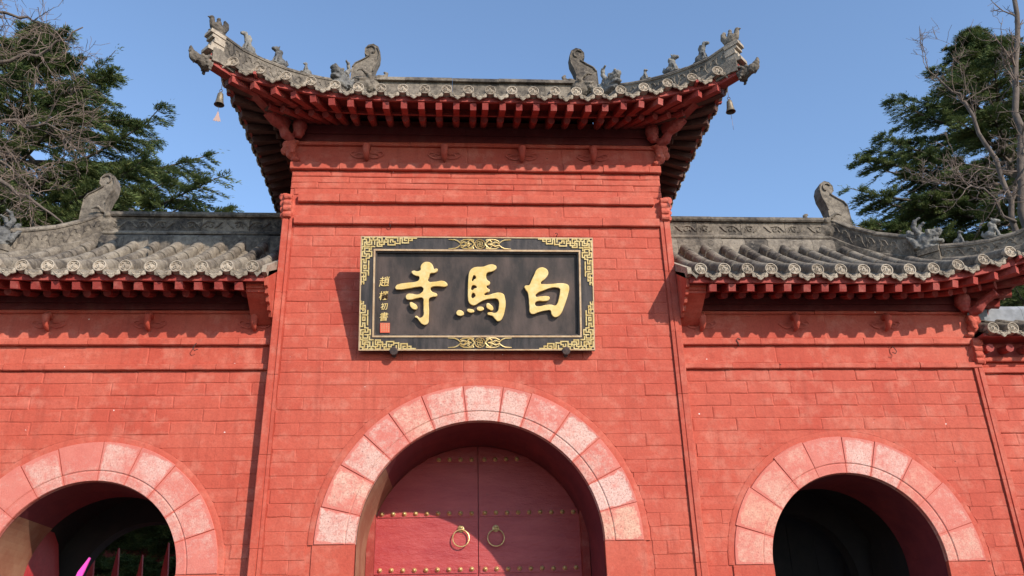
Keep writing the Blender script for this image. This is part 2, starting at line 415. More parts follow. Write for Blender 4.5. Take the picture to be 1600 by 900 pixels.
def voussoirs(parent, cx, cz, r, Rr, Y, n, m, a0=0.0, thick=.016):
    """wedge stones of an arch ring, with the carved line near the inner edge"""
    mb = B(); mv = []
    for i in range(49):
        a = math.pi*i/48; c_, s_ = -math.cos(a), math.sin(a); mv += [(cx+c_*(r+.004), Y-thick+.0080, cz+s_*(r+.006)), (cx+c_*(Rr-.015), Y-thick+.0062, cz+s_*(Rr-.015)), (cx+c_*(Rr-.01), Y+.012, cz+s_*(Rr-.01))]
    mb.add(mv, [(i*3+k, i*3+k+1, i*3+k+4, i*3+k+3) for i in range(48) for k in range(2)]); mb.obj('joint_mortar', M['wall'], parent)
    edges = [a0+(math.pi-2*a0)*i/n for i in range(n+1)]
    for i in range(1, n): edges[i] += rand(-.035, .035)
    for i in range(n):
        t0, t1 = edges[i]+rand(.003, .007)/((r+Rr)/2), edges[i+1]-rand(.003, .007)/((r+Rr)/2)
        ro, ri, rl = Rr+rand(-.010, .014), r, r+.115
        k = 8; b = B(); rad = [(ri, .012), (ri+.006, -thick+.004), (ri+.10, -thick), (rl, -thick+.006), (rl+.014, -thick-.006), (ro-.07, -thick-.006), (ro-.012, -thick-.006+rand(-.004, .004)), (ro, .012)]
        tc = (t0+t1)/2; px, pz = cx-(r+Rr)/2*math.cos(tc), cz+(r+Rr)/2*math.sin(tc)
        vs = []
        for j in range(k+1):
            t = t0+(t1-t0)*j/k
            for q, (rr, yy) in enumerate(rad):
                edge = .002 if (j in (0, k) and 0 < q < 7) else 0
                vs.append((cx-rr*math.cos(t)-px, yy+edge, cz+rr*math.sin(t)-pz))
        q = len(rad); fs = [(j*q+a, j*q+a+1, (j+1)*q+a+1, (j+1)*q+a) for j in range(k) for a in range(q-1)]
        fs += [tuple(range(q)), tuple(range(k*q, k*q+q))]
        b.add(vs, fs)
        # soffit face running into the vault
        t_ = []
        for j in range(k+1):
            t = t0+(t1-t0)*j/k; t_ += [(cx-r*math.cos(t)-px, .012, cz+r*math.sin(t)-pz), (cx-(r-.004)*math.cos(t)-px, .05, cz+(r-.004)*math.sin(t)-pz)]
        b.add(t_, [(2*j, 2*j+1, 2*j+3, 2*j+2) for j in range(k)])
        vo = b.obj('voussoir', m, parent, False, mtx=Matrix.Translation((px, Y, pz))); nq = len(rad)
        ea = vo.data.attributes.new('edge', 'FLOAT', 'POINT')
        for vi in range(len(vo.data.vertices)):
            jj, qq = divmod(vi, nq)
            ea.data[vi].value = 0.0 if vi >= nq*(k+1) else max(1.0 if jj in (0, k) else 0.0, 1.0 if qq >= nq-2 else (.35 if qq == nq-3 else 0))

def band(parent, x0, x1, z0, z1, Y, out, m, seg=.75, name='cornice_brick'):
    """a projecting course of long bricks with slightly uneven lower edge"""
    x = x0
    while x < x1-.02:
        ln = min(seg*rand(.7, 1.25), x1-x)
        if x1-(x+ln) < .15: ln = x1-x
        b = B(); n = 5; o_ = out+rand(-.006, .006); j = rand(-.004, .004)
        prof = []
        vs = []
        for i in range(n+1):
            xx = ln*i/n-(0 if i == 0 else (.005 if i == n else 0))
            a, c = rand(-.004, .004), rand(-.003, .003)
            vs += [(xx, .03, z1-z0+j), (xx, -o_+.012, z1-z0+j+c), (xx, -o_, z1-z0-.014+c), (xx, -o_+a*.5, .010+a), (xx, -o_+.010, a), (xx, .03, a)]
        fs = [(i*6+k, i*6+(k+1) % 6, (i+1)*6+(k+1) % 6, (i+1)*6+k) for i in range(n) for k in range(6)]+[tuple(range(6)), tuple(range(n*6, n*6+6))]
        b.add(vs, fs); b.obj(name, m, parent, False, mtx=Matrix.Translation((x, Y, z0)))
        x += ln
def boss(parent, x, Y, z, m, s=1.0):
    """beam-end boss with carved cloud scrolls on both sides"""
    o = B(); o.tube([(0, .02, .085), (0, -.07, .09), (0, -.12, .05), (0, -.105, -.02), (0, -.06, -.085), (0, .02, -.10)], [.045, .05, .05, .046, .034, .02], 10)
    root = o.obj('carved_boss', m, parent, True, mtx=Matrix.Translation((x, Y, z)) @ Matrix.Scale(s, 4))
    for sg in (-1, 1):
        b = B()
        b.tube([(sg*.03, .0, -.055), (sg*.12, -.012, -.085), (sg*.2, -.012, -.06), (sg*.26, -.012, -.01), (sg*.235, -.012, .035), (sg*.18, -.01, .03)], [.012, .014, .014, .012, .010, .006], 6)
        b.tube([(sg*.03, .0, .03), (sg*.09, -.012, .0), (sg*.15, -.014, .01), (sg*.18, -.012, -.025)], [.010, .012, .012, .008], 6)
        b.v = [(v_[0]*.85, v_[1]*.45+.004, v_[2]*.85) for v_ in b.v]; b.obj('scroll_relief', m, root, True)
    return root

# ------------------------------------------------------------------ roof machinery
class Roof:
    """concave hip roof with upswept corners. s = distance in from an eave, u = distance from the crossing eave"""
    def __init__(s, Xs, Yf, Yc, z0, a, b, rise, fl, v0, x_in, side, xg=None):
        s.Xs, s.Yf, s.Yc, s.z0, s.a, s.b, s.rise, s.fl, s.v0, s.x_in, s.side, s.xg = Xs, Yf, Yc, z0, a, b, rise, fl, v0, x_in, side, xg
        s.S = Yc-Yf
    def g(s, u): return max(0.0, 1-u/s.v0)**2.1 if u < s.v0 else 0.0
    def P(s, t): return s.z0+s.a*t+s.b*t*t
    def front(s, sg, u, t, dz=0.0):
        """front slope: u from the side eave, t in from the front eave"""
        G = s.g(max(u, 0))*s.g(max(t, 0)); F = s.fl*G
        return Vector((sg*(s.Xs-u+F), s.Yf+t-F, s.P(t)+s.rise*G+dz))
    def sidep(s, sg, w_, t, dz=0.0):
        """side slope: w_ back from the front eave, t in from the side eave"""
        ww = min(w_, 2*s.S-w_); G = s.g(max(ww, 0))*s.g(max(t, 0)); F = s.fl*G
        back = 1 if w_ <= s.S else -1
        return Vector((sg*(s.Xs-t+F), s.Yf+w_-F*back, s.P(t)+s.rise*G+dz))

def half_tile(Lt, r, n=7):
    """barrel tile from y=0 to y=Lt, its head tucked under the next one"""
    b = B(); rings = [(0, r), (.012, r*1.008), (Lt*.92, r*.98), (Lt, r*.955)]
    vs = []
    for y, rr in rings: vs += [(rr, y, -.045)]+[(rr*math.cos(math.pi*k/n), y, rr*math.sin(math.pi*k/n)*1.05) for k in range(n+1)]+[(-rr, y, -.045)]
    q = n+3; fs = [(i*q+k, i*q+k+1, (i+1)*q+k+1, (i+1)*q+k) for i in range(len(rings)-1) for k in range(n+2)]+[tuple(range(q))]
    b.add(vs, fs); return b.mesh('barrel_tile', True)
def disc_tile(r):
    """round eave end with a raised rim and a moulded face, facing -y"""
    b = B(); n = 16
    prof = [(r*.98, .10), (r, .0), (r, -.016), (r*.85, -.018), (r*.79, -.003), (r*.46, -.004), (r*.38, -.013), (0.001, -.015)]
    vs = [(rr*math.cos(2*math.pi*k/n), y, rr*math.sin(2*math.pi*k/n)) for rr, y in prof for k in range(n)]
    b.add(vs, [(i*n+k, i*n+(k+1) % n, (i+1)*n+(k+1) % n, (i+1)*n+k) for i in range(len(prof)-1) for k in range(n)])
    # moulded beast face: brow, eyes, jaw
    for sx in (-1, 1):
        b.tube([(sx*r*.15, -.012, r*.45), (sx*r*.45, -.014, r*.5), (sx*r*.6, -.010, r*.2)], [.006, .007, .004], 5)
        b.tube([(sx*r*.2, -.013, -r*.55), (sx*r*.5, -.012, -r*.4), (sx*r*.55, -.010, -r*.1)], [.005, .006, .004], 5)
    b.tube([(0, -.012, r*.25), (0, -.02, 0), (0, -.014, -r*.25)], [.006, .010, .006], 6)
    return b.mesh('eave_disc', True)
def drip_tile(wd, h):
    """pointed drip plate between two discs, with a carved cloud face"""
    out = [(-wd/2, .02), (-wd*.47, -h*.45), (-wd*.33, -h*.62), (-wd*.22, -h*.60), (-wd*.10, -h*.86), (0, -h), (wd*.10, -h*.86), (wd*.22, -h*.60), (wd*.33, -h*.62), (wd*.47, -h*.45), (wd/2, .02), (wd*.28, -.022), (0, -.036), (-wd*.28, -.022)]
    b = B(); n = len(out)
    def y(p): return -.012+.10*(-p[1])
    vs = [(p[0], y(p)+.016, p[1]) for p in out]+[(p[0], y(p), p[1]) for p in out]+[(p[0]*.8, y(p)-.006, p[1]*.82-.006) for p in out]
    b.add(vs, [(i, (i+1) % n, (i+1) % n+n, i+n) for i in range(n)]+[(i+n, (i+1) % n+n, (i+1) % n+2*n, i+2*n) for i in range(n)]+[tuple(range(2*n, 3*n)), tuple(range(n))[::-1]])
    # channel running back under the tiles
    b.add([(-wd/2, 0, .025), (0, 0, -.03), (wd/2, 0, .025), (wd/2, .2, .10), (0, .2, .05), (-wd/2, .2, .10)], [(0, 1, 4, 5), (1, 2, 3, 4)])
    for sx in (-1, 1):
        b.tube([(sx*.01, -.012, -h*.62), (sx*wd*.2, -.016, -h*.45), (sx*wd*.30, -.018, -h*.2), (sx*wd*.16, -.018, -h*.18), (sx*wd*.10, -.016, -h*.34)], [.004, .006, .007, .006, .003], 5)
    return b.mesh('drip_tile', True)
def frame(p, d, up=Vector((0, 0, 1))):
    """matrix at p whose +y runs along d"""
    y = Vector(d).normalized(); x = y.cross(up).normalized(); z = x.cross(y)
    m = Matrix.Identity(4)
    for i in range(3): m[i][0] = x[i]; m[i][1] = y[i]; m[i][2] = z[i]
    m.translation = p; return m

def build_roof(parent, rf, sides, d, r_t, name_full, rafter, wall_s, tile_len=.27):
    """parent: roof part. sides: list of signs that have a hip end"""
    S = rf.S; hd = d/2
    tile = half_tile(tile_len, r_t); disc = disc_tile(r_t*1.08); drip = drip_tile(d*.70, rafter['drip'])
    jt = lambda a: rand(-a, a)
    def row(fn, tmax, indiv, face, t0=0.035):
        L = 0; t = t0
        while t < tmax-.04:
            t2 = min(t+tile_len*.90, tmax+.02)
            p, q = fn(t), fn(t2); dv = q-p
            k = dv.length/(tile_len*.90)
            mt = frame(p+Vector((jt(.004), 0, .030+jt(.003))), dv+Vector((jt(.006), 0, 0))) @ Matrix.Diagonal((1, min(k, 1.0)*1.02, 1, 1))
            if indiv: link('barrel_tile', tile, M['tile'], parent, mt)
            else:
                k0 = [mt @ v.co for v in tile.vertices]; joined.add(k0, [tuple(pp.vertices) for pp in tile.polygons])
            t = t2
    joined = B(); pans = B()
    def pan(fnl, fnr, tmaxl, tmaxr, t0=0.0):
        """stepped concave channel between two barrel rows"""
        tm = max(tmaxl, tmaxr); n = max(1, int(tm/.16)); prev = None
        for i in range(n):
            ta, tb = i/n, (i+1)/n; rows = []
            for tt, lift in ((ta, .020), (tb, .0)):
                a, c = fnl(tt*tmaxl), fnr(tt*tmaxr); mid = (a+c)/2
                rows.append([a+Vector((0, 0, lift+.02)), a.lerp(c, .25)+Vector((0, 0, lift-.02)), mid+Vector((0, 0, lift-.065)), a.lerp(c, .75)+Vector((0, 0, lift-.02)), c+Vector((0, 0, lift+.02))])
            pans.add(rows[0]+rows[1], [(k, k+1, k+6, k+5) for k in range(4)])
            lo = [v-Vector((0, 0, .05)) for v in rows[0]]
            pans.add(rows[0]+lo, [(k, k+1, k+6, k+5) for k in range(4)])
    def ends(fn, out, face_ang, jf=True):
        p = fn(0.0)
        m = Matrix.Translation(p+Vector((0, 0, .036+jt(.004)))) @ Matrix.Rotation(face_ang, 4, 'Z') @ Matrix.Rotation(R(-4+jt(3)), 4, 'X') @ Matrix.Rotation(jt(.25), 4, 'Y')
        link('eave_disc', disc, M['disc'], parent, m)
    def drips(fn, face_ang):
        p = fn(0.005)
        m = Matrix.Translation(p+Vector((0, 0, -.026+jt(.004)))) @ Matrix.Rotation(face_ang+jt(.05), 4, 'Z') @ Matrix.Rotation(R(jt(4)), 4, 'X')
        link('drip_tile', drip, M['disc'], parent, m)
    # ---- front slope rows over x
    two = len(sides) == 2
    if two:
        n = int(round((2*rf.Xs-.1)/d)); xs = [(-n/2+.5+i)*d+hd*0 for i in range(n)]
        xs = [x for x in xs if abs(x) < rf.Xs-.02]
    else:
        sg = sides[0]; xs = []; x = rf.x_in+hd*.9
        while x < rf.Xs-.04: xs.append(sg*x); x += d
    def fmax(x):
        u = rf.Xs-abs(x)
        if rf.xg is not None and abs(x) <= rf.xg+.01: return S
        return min(S, max(u, 0))
    for x in xs:
        sg = 1 if x >= 0 else -1; u = rf.Xs-abs(x)
        fn = lambda t, sg=sg, u=u: rf.front(sg, u, t)
        row(fn, fmax(x), True, None); ends(fn, None, 0)
    xa = sorted(xs); lim = [(x, x+d) for x in xa]
    lim = [(xa[0]-d, xa[0])]+lim if two or sides[0] < 0 else lim
    if not two:
        edge = sides[0]*rf.x_in
        if sides[0] > 0: lim = [(max(edge, xa[0]-d), xa[0])]+[(a, a+d) for a in xa]
        else: lim = [(a-d, a) for a in xa]+[(xa[-1], min(edge, xa[-1]+d))]
    for a, c in lim:
        aa, cc = max(a, -rf.Xs), min(c, rf.Xs)
        if cc-aa < .05: continue
        fl = lambda t, x=aa: rf.front(1 if x >= 0 else -1, rf.Xs-abs(x), t)
        fr = lambda t, x=cc: rf.front(1 if x >= 0 else -1, rf.Xs-abs(x), t)
        pan(fl, fr, fmax(aa), fmax(cc))
        if cc-aa > d*.6: drips(lambda t, x=(aa+cc)/2: rf.front(1 if x >= 0 else -1, rf.Xs-abs(x), t), 0)
    # ---- side slopes
    tg = (rf.Xs-rf.xg) if rf.xg is not None else S
    for sg in sides:
        n = int(round(2*S/d)); ang = R(90)*sg
        for i in range(n):
            wv = (i+.5)*2*S/n; lim_t = min(wv, 2*S-wv, tg)
            fn = lambda t, sg=sg, wv=wv: rf.sidep(sg, wv, t)
            row(fn, lim_t, False, None); ends(fn, None, ang)
        for i in range(n+1):
            w0, w1 = max(0, (i-.5)*2*S/n), min(2*S, (i+.5)*2*S/n)
            if w1-w0 < .05: continue
            f0 = lambda t, w_=w0: rf.sidep(sg, w_, t); f1 = lambda t, w_=w1: rf.sidep(sg, w_, t)
            pan(f0, f1, min(w0, 2*S-w0, tg), min(w1, 2*S-w1, tg))
            if 0 < i < n: drips(lambda t, w_=(w0+w1)/2: rf.sidep(sg, w_, t), ang)
    # ---- back slope, one joined piece
    xr = list(xs)
    for x in xr:
        sg = 1 if x >= 0 else -1; u = rf.Xs-abs(x)
        def fb(t, sg=sg, u=u):
            p = rf.front(sg, u, t); return Vector((p.x, 2*rf.Yc-p.y, p.z))
        row(fb, fmax(x), False, None)
    for a, c in lim:
        aa, cc = max(a, -rf.Xs), min(c, rf.Xs)
        if cc-aa < .05: continue
        def mk(x):
            def f(t):
                p = rf.front(1 if x >= 0 else -1, rf.Xs-abs(x), t); return Vector((p.x, 2*rf.Yc-p.y, p.z))
            return f
        pan(mk(aa), mk(cc), fmax(aa), fmax(cc))
    joined.obj('barrel_tiles', M['tile'], parent, True, 'stuff'); pans.obj('pan_tiles', M['tile'], parent, False, 'stuff')
    # ---- eave woodwork: board, flying rafters, eave rafters, soffit
    ra = rafter; per = ra['per']
    def fmap(side, sg, w_, t, z):
        ww = min(w_, 2*S-w_) if side else w_
        G = rf.g(max(ww, 0))*rf.g(max(t, 0)); F = rf.fl*G
        if side: return Vector((sg*(rf.Xs-t+F), rf.Yf+w_-F*(1 if w_ <= S else -1), z+rf.rise*G))
        return Vector((sg*(rf.Xs-w_+F), rf.Yf+t-F, z+rf.rise*G))
    def run(side, sg, wmax, both):
        """rafters along one eave, w measured from the corner"""
        fan = 1.45; n = int(wmax/per)
        for i in range(n+1):
            w0 = .16+i*per if both else .16+i*per
            if w0 > wmax: break
            wb = ra['ws']-.10+(w0-.0)*(fan-ra['ws']+.10)/fan if w0 < fan else w0
            far = 2*S-w0
            if side and w0 > 2*S-fan: 
                k = 2*S-w0; wb = 2*S-(ra['ws']-.10+k*(fan-ra['ws']+.10)/fan)
            for (t0, t1, z0, z1, wd, h, nm) in ((ra['f0'], ra['f1'], ra['fz0'], ra['fz1'], ra['w'], ra['h'], 'flying_rafter'), (ra['e0'], ra['ws']+.03, ra['ez0'], ra['ez1'], ra['w'], ra['h'], 'eave_rafter')):
                def at(t):
                    k = (t-ra['f0'])/(ra['ws']-ra['f0']); k = max(0, min(1, k))
                    return w0+(wb-w0)*k
                A = fmap(side, sg, at(t0), t0, z0); Bq = fmap(side, sg, at(t1), t1, z1)
                A += Vector((jt(.008), 0, jt(.006)))
                bm_ = B(); c = (A+Bq)/2
                if nm == 'flying_rafter': bm_.beam(A-c, Bq-c, wd, h)
                else: bm_.tube([A-c, Bq-c], h*.54, 8)
                bm_.obj(nm, M['brown'] if side and two else M['wood'], parent, nm != 'flying_rafter', mtx=Matrix.Translation(c))
    def strips(side, sg, w_a, w_b):
        """edge board and soffit for one eave"""
        n = max(2, int(abs(w_b-w_a)/.15)); eb = B(); sf = B(); e2 = B()
        ws = [w_a+(w_b-w_a)*i/n for i in range(n+1)]
        for bb, t, z, hh, th in ((eb, ra['f0']-.022, ra['fz0']+ra['h']/2+.012, ra['board'], .035), (e2, ra['e0']-.012, ra['ez0']+ra['h']/2+.004, .035, .03)):
            vs = []
            for w_ in ws:
                for tt, zz in ((t, z), (t, z+hh), (t+th, z+hh+.01), (t+th, z)):
                    vs.append(fmap(side, sg, w_, tt, zz))
            bb.add(vs, [(i*4+k, i*4+(k+1) % 4, (i+1)*4+(k+1) % 4, (i+1)*4+k) for i in range(n) for k in range(4)]+[(0, 1, 2, 3), (n*4, n*4+1, n*4+2, n*4+3)])
        eb.obj('edge_board', M['wood'], parent); e2.obj('rafter_board', M['wood'], parent)
        vs = []
        for w_ in ws:
            ww = min(w_, 2*S-w_) if side else w_
            for tt in (ra['f0']-.02, ra['e0'], ra['ws']*.75, ra['ws']+.05):
                tq = min(tt, ww+.02)
                k = max(0, (tq-ra['f0'])/(ra['ws']-ra['f0'])); z = (ra['fz0']+(ra['fz1']-ra['fz0'])*min(1, max(0, (tq-ra['f0'])/(ra['f1']-ra['f0'])))) + ra['h']/2+.012
                if tq > ra['f1']: z += (tq-ra['f1'])*.35
                vs.append(fmap(side, sg, w_, tq, z))
        sf.add(vs, [(i*4+k, i*4+k+1, (i+1)*4+k+1, (i+1)*4+k) for i in range(n) for k in range(3)])
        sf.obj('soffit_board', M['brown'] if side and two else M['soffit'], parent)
    for sg in sides:
        inner = rf.Xs if two else rf.Xs-rf.x_in-.16
        run(False, sg, inner-(.0 if two else .0), False)
        strips(False, sg, -.02, rf.Xs if two else rf.Xs-rf.x_in)
        run(True, sg, 2*S-.16, True); strips(True, sg, -.02, 2*S+.02)
    # back soffit closes the underside
    bk = B(); zz = ra['fz0']+ra['h']/2
    x0, x1 = (-rf.Xs, rf.Xs) if two else ((rf.x_in, rf.Xs) if sides[0] > 0 else (-rf.Xs, -rf.x_in))
    yb = 2*rf.Yc-rf.Yf
    bk.box(x0+.05, x1-.05, yb-ra['ws']-.05, yb-.05, zz+.03, zz+.05); bk.obj('rear_soffit', M['soffit'], parent)

def ridge_course(parent, a, b, prof, m, seg, name):
    """a straight run of moulded ridge bricks between two points, each one its own piece"""
    a = Vector(a); b = Vector(b); L = (b-a).length; n = max(1, round(L/seg)); d = (b-a)/L
    for i in range(n):
        p, q = a+d*(L*i/n+.002), a+d*(L*(i+1)/n-.002); c = (p+q)/2; dz = Vector((0, 0, rand(-.005, .005)))
        bb = B(); bb.sweep([p-c+dz, q-c+dz+Vector((0, 0, rand(-.003, .003)))], prof); bb.obj(name, m, parent, True, mtx=Matrix.Translation(c))
def scroll_strokes(b, x, z, s, y, flip=1, rad=.011):
    """a running cloud scroll carved in relief, facing -y"""
    pts = [(x+flip*s*.42*(1-.18*k)*math.cos(k*.75+2.6), y, z+s*.40*(1-.115*k)*math.sin(k*.75+2.6)) for k in range(8)]
    b.tube(pts, [rad*(1-.08*k) for k in range(8)], 5)
    b.tube([(x-flip*s*1.15, y, z-s*.30), (x-flip*s*.85, y, z+s*.12), (x-flip*s*.55, y, z+s*.36), (x-flip*s*.15, y, z+s*.40), (x+flip*s*.25, y, z+s*.26)], [rad*.5, rad, rad*1.1, rad, rad*.6], 5)
    b.tube([(x+flip*s*.30, y, z-s*.36), (x+flip*s*.62, y, z-s*.12), (x+flip*s*.9, y, z+s*.22), (x+flip*s*1.1, y, z+s*.34)], [rad*.6, rad, rad, rad*.5], 5)
    b.tube([(x-flip*s*.7, y, z-s*.36), (x-flip*s*.5, y, z-s*.1), (x-flip*s*.62, y, z+s*.14)], [rad*.5, rad*.8, rad*.4], 5)

FIN = [(0, -.34), (.0, 0), (-.036, .11), (-.09, .225), (-.10, .34), (-.06, .44), (.03, .49), (.12, .47), (.178, .405), (.178, .32), (.13, .275), (.10, .285), (.155, .25), (.23, .205), (.34, .15), (.39, .08), (.40, -.12), (.40, -.34)]
def ridge_fin(parent, sg, x, y, z, s=1.0, thick=.17):
    """owl-tail ridge end: curled tail fin over a dragon mouth that bites the ridge"""
    b = B(); pts = [(sg*p[0]*s*.80, p[1]*s) for p in FIN]
    n = len(pts); t = thick/2
    vs = [(p[0], -t, p[1]) for p in pts]+[(p[0], t, p[1]) for p in pts]
    cx, cz = sg*.16*s, .05*s
    ins = [(cx+(p[0]-cx)*.93, cz+(p[1]-cz)*.95) for p in pts]
    me_pts = []
    bm = bmesh.new()
    fr = [bm.verts.new((p[0], -t, p[1])) for p in pts]; bkv = [bm.verts.new((p[0], t, p[1])) for p in pts]
    f1 = bm.faces.new(fr); f2 = bm.faces.new(bkv[::-1])
    for i in range(n): bm.faces.new((fr[i], bkv[i], bkv[(i+1) % n], fr[(i+1) % n]))
    bmesh.ops.recalc_face_normals(bm, faces=bm.faces)
    bmesh.ops.inset_individual(bm, faces=[f1, f2], thickness=.018*s, depth=-.010)
    bmesh.ops.triangulate(bm, faces=[f for f in bm.faces if len(f.verts) > 4])
    me = bpy.data.meshes.new('tail_fin'); bm.to_mesh(me); bm.free()
    root = link('ridge_end_fin', me, M['ridge'], parent, Matrix.Translation((x, y, z)))
    r = B()
    for yy in (-t-.004, t+.004):
        sp = [(sg*s*.80*(.045+(.105-.012*k)*math.cos(.6+k*.62)), yy, s*(.36+(.105-.012*k)*math.sin(.6+k*.62))) for k in range(8)]
        r.tube(sp, [.012*s]*7+[.005], 5)
        r.tube([(sg*p[0]*s*.775+sg*.012, yy, p[1]*s*.97) for p in FIN[1:6]], .010*s, 5)
        r.tube([(sg*p[0]*s*.765, yy, p[1]*s*.95) for p in FIN[11:16]], .010*s, 5)
        r.obj('fin_carving', M['ridge'], root, True); r = B()
    return root
def dragon_mouth(parent, sg, x, y, z, s=1.0):
    L = []
    L.append(('e', (0, 0, -.02), (.20*s, .13*s, .17*s)))
    L.append(('e', (-sg*.16*s, 0, .09*s), (.10*s, .10*s, .055*s), (0, sg*.5, 0)))
    L.append(('e', (-sg*.15*s, 0, -.12*s), (.10*s, .10*s, .05*s), (0, -sg*.3, 0)))
    L.append(('t', [(-sg*.20*s, 0, .12*s), (-sg*.27*s, 0, .15*s), (-sg*.29*s, 0, .21*s), (-sg*.24*s, 0, .24*s)], [.05*s, .04*s, .028*s, .018*s]))
    for yy in (-1, 1):
        L.append(('e', (-sg*.05*s, yy*.12*s, .08*s), (.045*s, .035*s, .045*s)))
        L.append(('t', [(.0, yy*.12*s, .12*s), (sg*.07*s, yy*.16*s, .17*s), (sg*.15*s, yy*.15*s, .15*s)], [.03*s, .024*s, .012*s]))
        for k in range(3):
            L.append(('t', [(sg*(.02+.05*k)*s, yy*.11*s, (.03-.07*k)*s), (sg*(.10+.04*k)*s, yy*.15*s, (.0-.09*k)*s), (sg*(.17+.03*k)*s, yy*.12*s, (.04-.09*k)*s)], [.03*s, .028*s, .014*s]))
    me = remeshed('dragon_mouth', L, .014*s, .006)
    return link('dragon_mouth', me, M['ridge'], parent, Matrix.Translation((x, y, z)))

HB = {}
def guardian(kind):
    """small seated ridge beasts, facing +x, base at z=0"""
    if kind in HB: return HB[kind]
    if kind == 'lion':
        L = [('e', (-.05, 0, .06), (.075, .05, .065)), ('e', (0, 0, .13), (.05, .045, .09), (0, .35, 0)), ('e', (.045, 0, .225), (.045, .042, .042)),
             ('e', (.09, 0, .215), (.03, .028, .024)), ('t', [(.03, .03, .13), (.055, .032, .06), (.06, .032, 0)], [.022, .017, .02]), ('t', [(.03, -.03, .13), (.055, -.032, .06), (.06, -.032, 0)], [.022, .017, .02]),
             ('t', [(-.1, 0, .03), (-.14, 0, .08), (-.12, 0, .14)], [.02, .018, .010]), ('e', (-.02, .045, .035), (.05, .02, .03)), ('e', (-.02, -.045, .035), (.05, .02, .03)),
             ('e', (.02, .03, .265), (.012, .01, .02)), ('e', (.02, -.03, .265), (.012, .01, .02)), ('e', (-.01, 0, .19), (.04, .05, .05)), ('e', (0, 0, .0), (.12, .05, .02))]
    elif kind == 'horse':
        L = [('e', (-.05, 0, .06), (.07, .042, .06)), ('e', (-.005, 0, .12), (.045, .04, .08), (0, .4, 0)), ('t', [(.01, 0, .15), (.035, 0, .22), (.05, 0, .26)], [.042, .034, .03]),
             ('t', [(.04, 0, .27), (.09, 0, .255), (.125, 0, .235)], [.032, .026, .02]), ('t', [(.03, .028, .12), (.05, .03, .06), (.055, .03, 0)], [.02, .015, .018]), ('t', [(.03, -.028, .12), (.05, -.03, .06), (.055, -.03, 0)], [.02, .015, .018]),
             ('t', [(.0, 0, .27), (-.03, 0, .22), (-.035, 0, .16)], [.016, .022, .012]), ('t', [(-.1, 0, .03), (-.13, 0, .03), (-.15, 0, .01)], [.02, .015, .010]), ('e', (0, 0, .0), (.12, .045, .02))]
    elif kind == 'bird':
        L = [('e', (-.01, 0, .07), (.105, .06, .065), (0, -.25, 0)), ('t', [(.05, 0, .08), (.08, 0, .14), (.085, 0, .185)], [.046, .038, .032]), ('e', (.095, 0, .20), (.036, .030, .030)), ('t', [(.115, 0, .2), (.15, 0, .185)], [.017, .006]),
             ('t', [(-.06, 0, .09), (-.10, 0, .16), (-.10, 0, .215), (-.075, 0, .25)], [.055, .048, .036, .018]), ('e', (-.005, 0, .15), (.040, .042, .065)), ('e', (.0, 0, .225), (.028, .026, .030)), ('e', (0, .04, .09), (.08, .02, .04), (0, -.4, 0)), ('e', (0, -.04, .09), (.08, .02, .04), (0, -.4, 0)), ('e', (0, 0, .01), (.12, .05, .03)), ('t', [(.03, 0, 0), (.03, 0, .08)], [.04, .04])]
    elif kind == 'small':
        L = [('e', (-.04, 0, .045), (.06, .035, .045)), ('e', (0, 0, .09), (.03, .028, .065), (0, .2, 0)), ('e', (.012, 0, .165), (.028, .026, .030)), ('e', (.04, 0, .158), (.02, .015, .013)),
             ('t', [(.02, .02, .09), (.035, .02, 0)], [.014, .012]), ('t', [(.02, -.02, .09), (.035, -.02, 0)], [.014, .012]), ('t', [(-.08, 0, .03), (-.13, 0, .015)], [.02, .008]), ('e', (0, 0, 0), (.1, .035, .015))]
    else:   # horned dragon head on the hip
        L = [('e', (-.04, 0, .10), (.13, .10, .13)), ('e', (.06, 0, .16), (.11, .085, .075), (0, -.35, 0)), ('e', (.14, 0, .20), (.055, .06, .04)), ('e', (.09, 0, .07), (.10, .07, .035), (0, .1, 0)),
             ('t', [(-.06, .06, .2), (-.1, .08, .3), (-.06, .09, .38), (-.0, .085, .40)], [.04, .034, .026, .012]), ('t', [(-.06, -.06, .2), (-.1, -.08, .3), (-.06, -.09, .38), (-.0, -.085, .40)], [.04, .034, .026, .012]),
             ('e', (.05, .075, .20), (.035, .03, .035)), ('e', (.05, -.075, .20), (.035, .03, .035)), ('t', [(-.14, 0, .05), (-.19, 0, .16), (-.17, 0, .27), (-.2, 0, .33)], [.07, .06, .045, .015]),
             ('t', [(-.1, .09, .02), (-.14, .11, .12), (-.2, .10, .2)], [.04, .035, .012]), ('t', [(-.1, -.09, .02), (-.14, -.11, .12), (-.2, -.10, .2)], [.04, .035, .012]), ('e', (-.02, 0, .0), (.15, .1, .05))]
    HB[kind] = remeshed('ridge_beast', L, .008 if kind != 'dragon' else .012, .003 if kind != 'dragon' else .007)
    return HB[kind]
def put_beast(parent, kind, p, ang, s=1.0, m='beast', name='ridge_beast'):
    return link(name, guardian(kind), M[m], parent, Matrix.Translation(p) @ Matrix.Rotation(ang, 4, 'Z') @ Matrix.Scale(s, 4))
HEAD = None
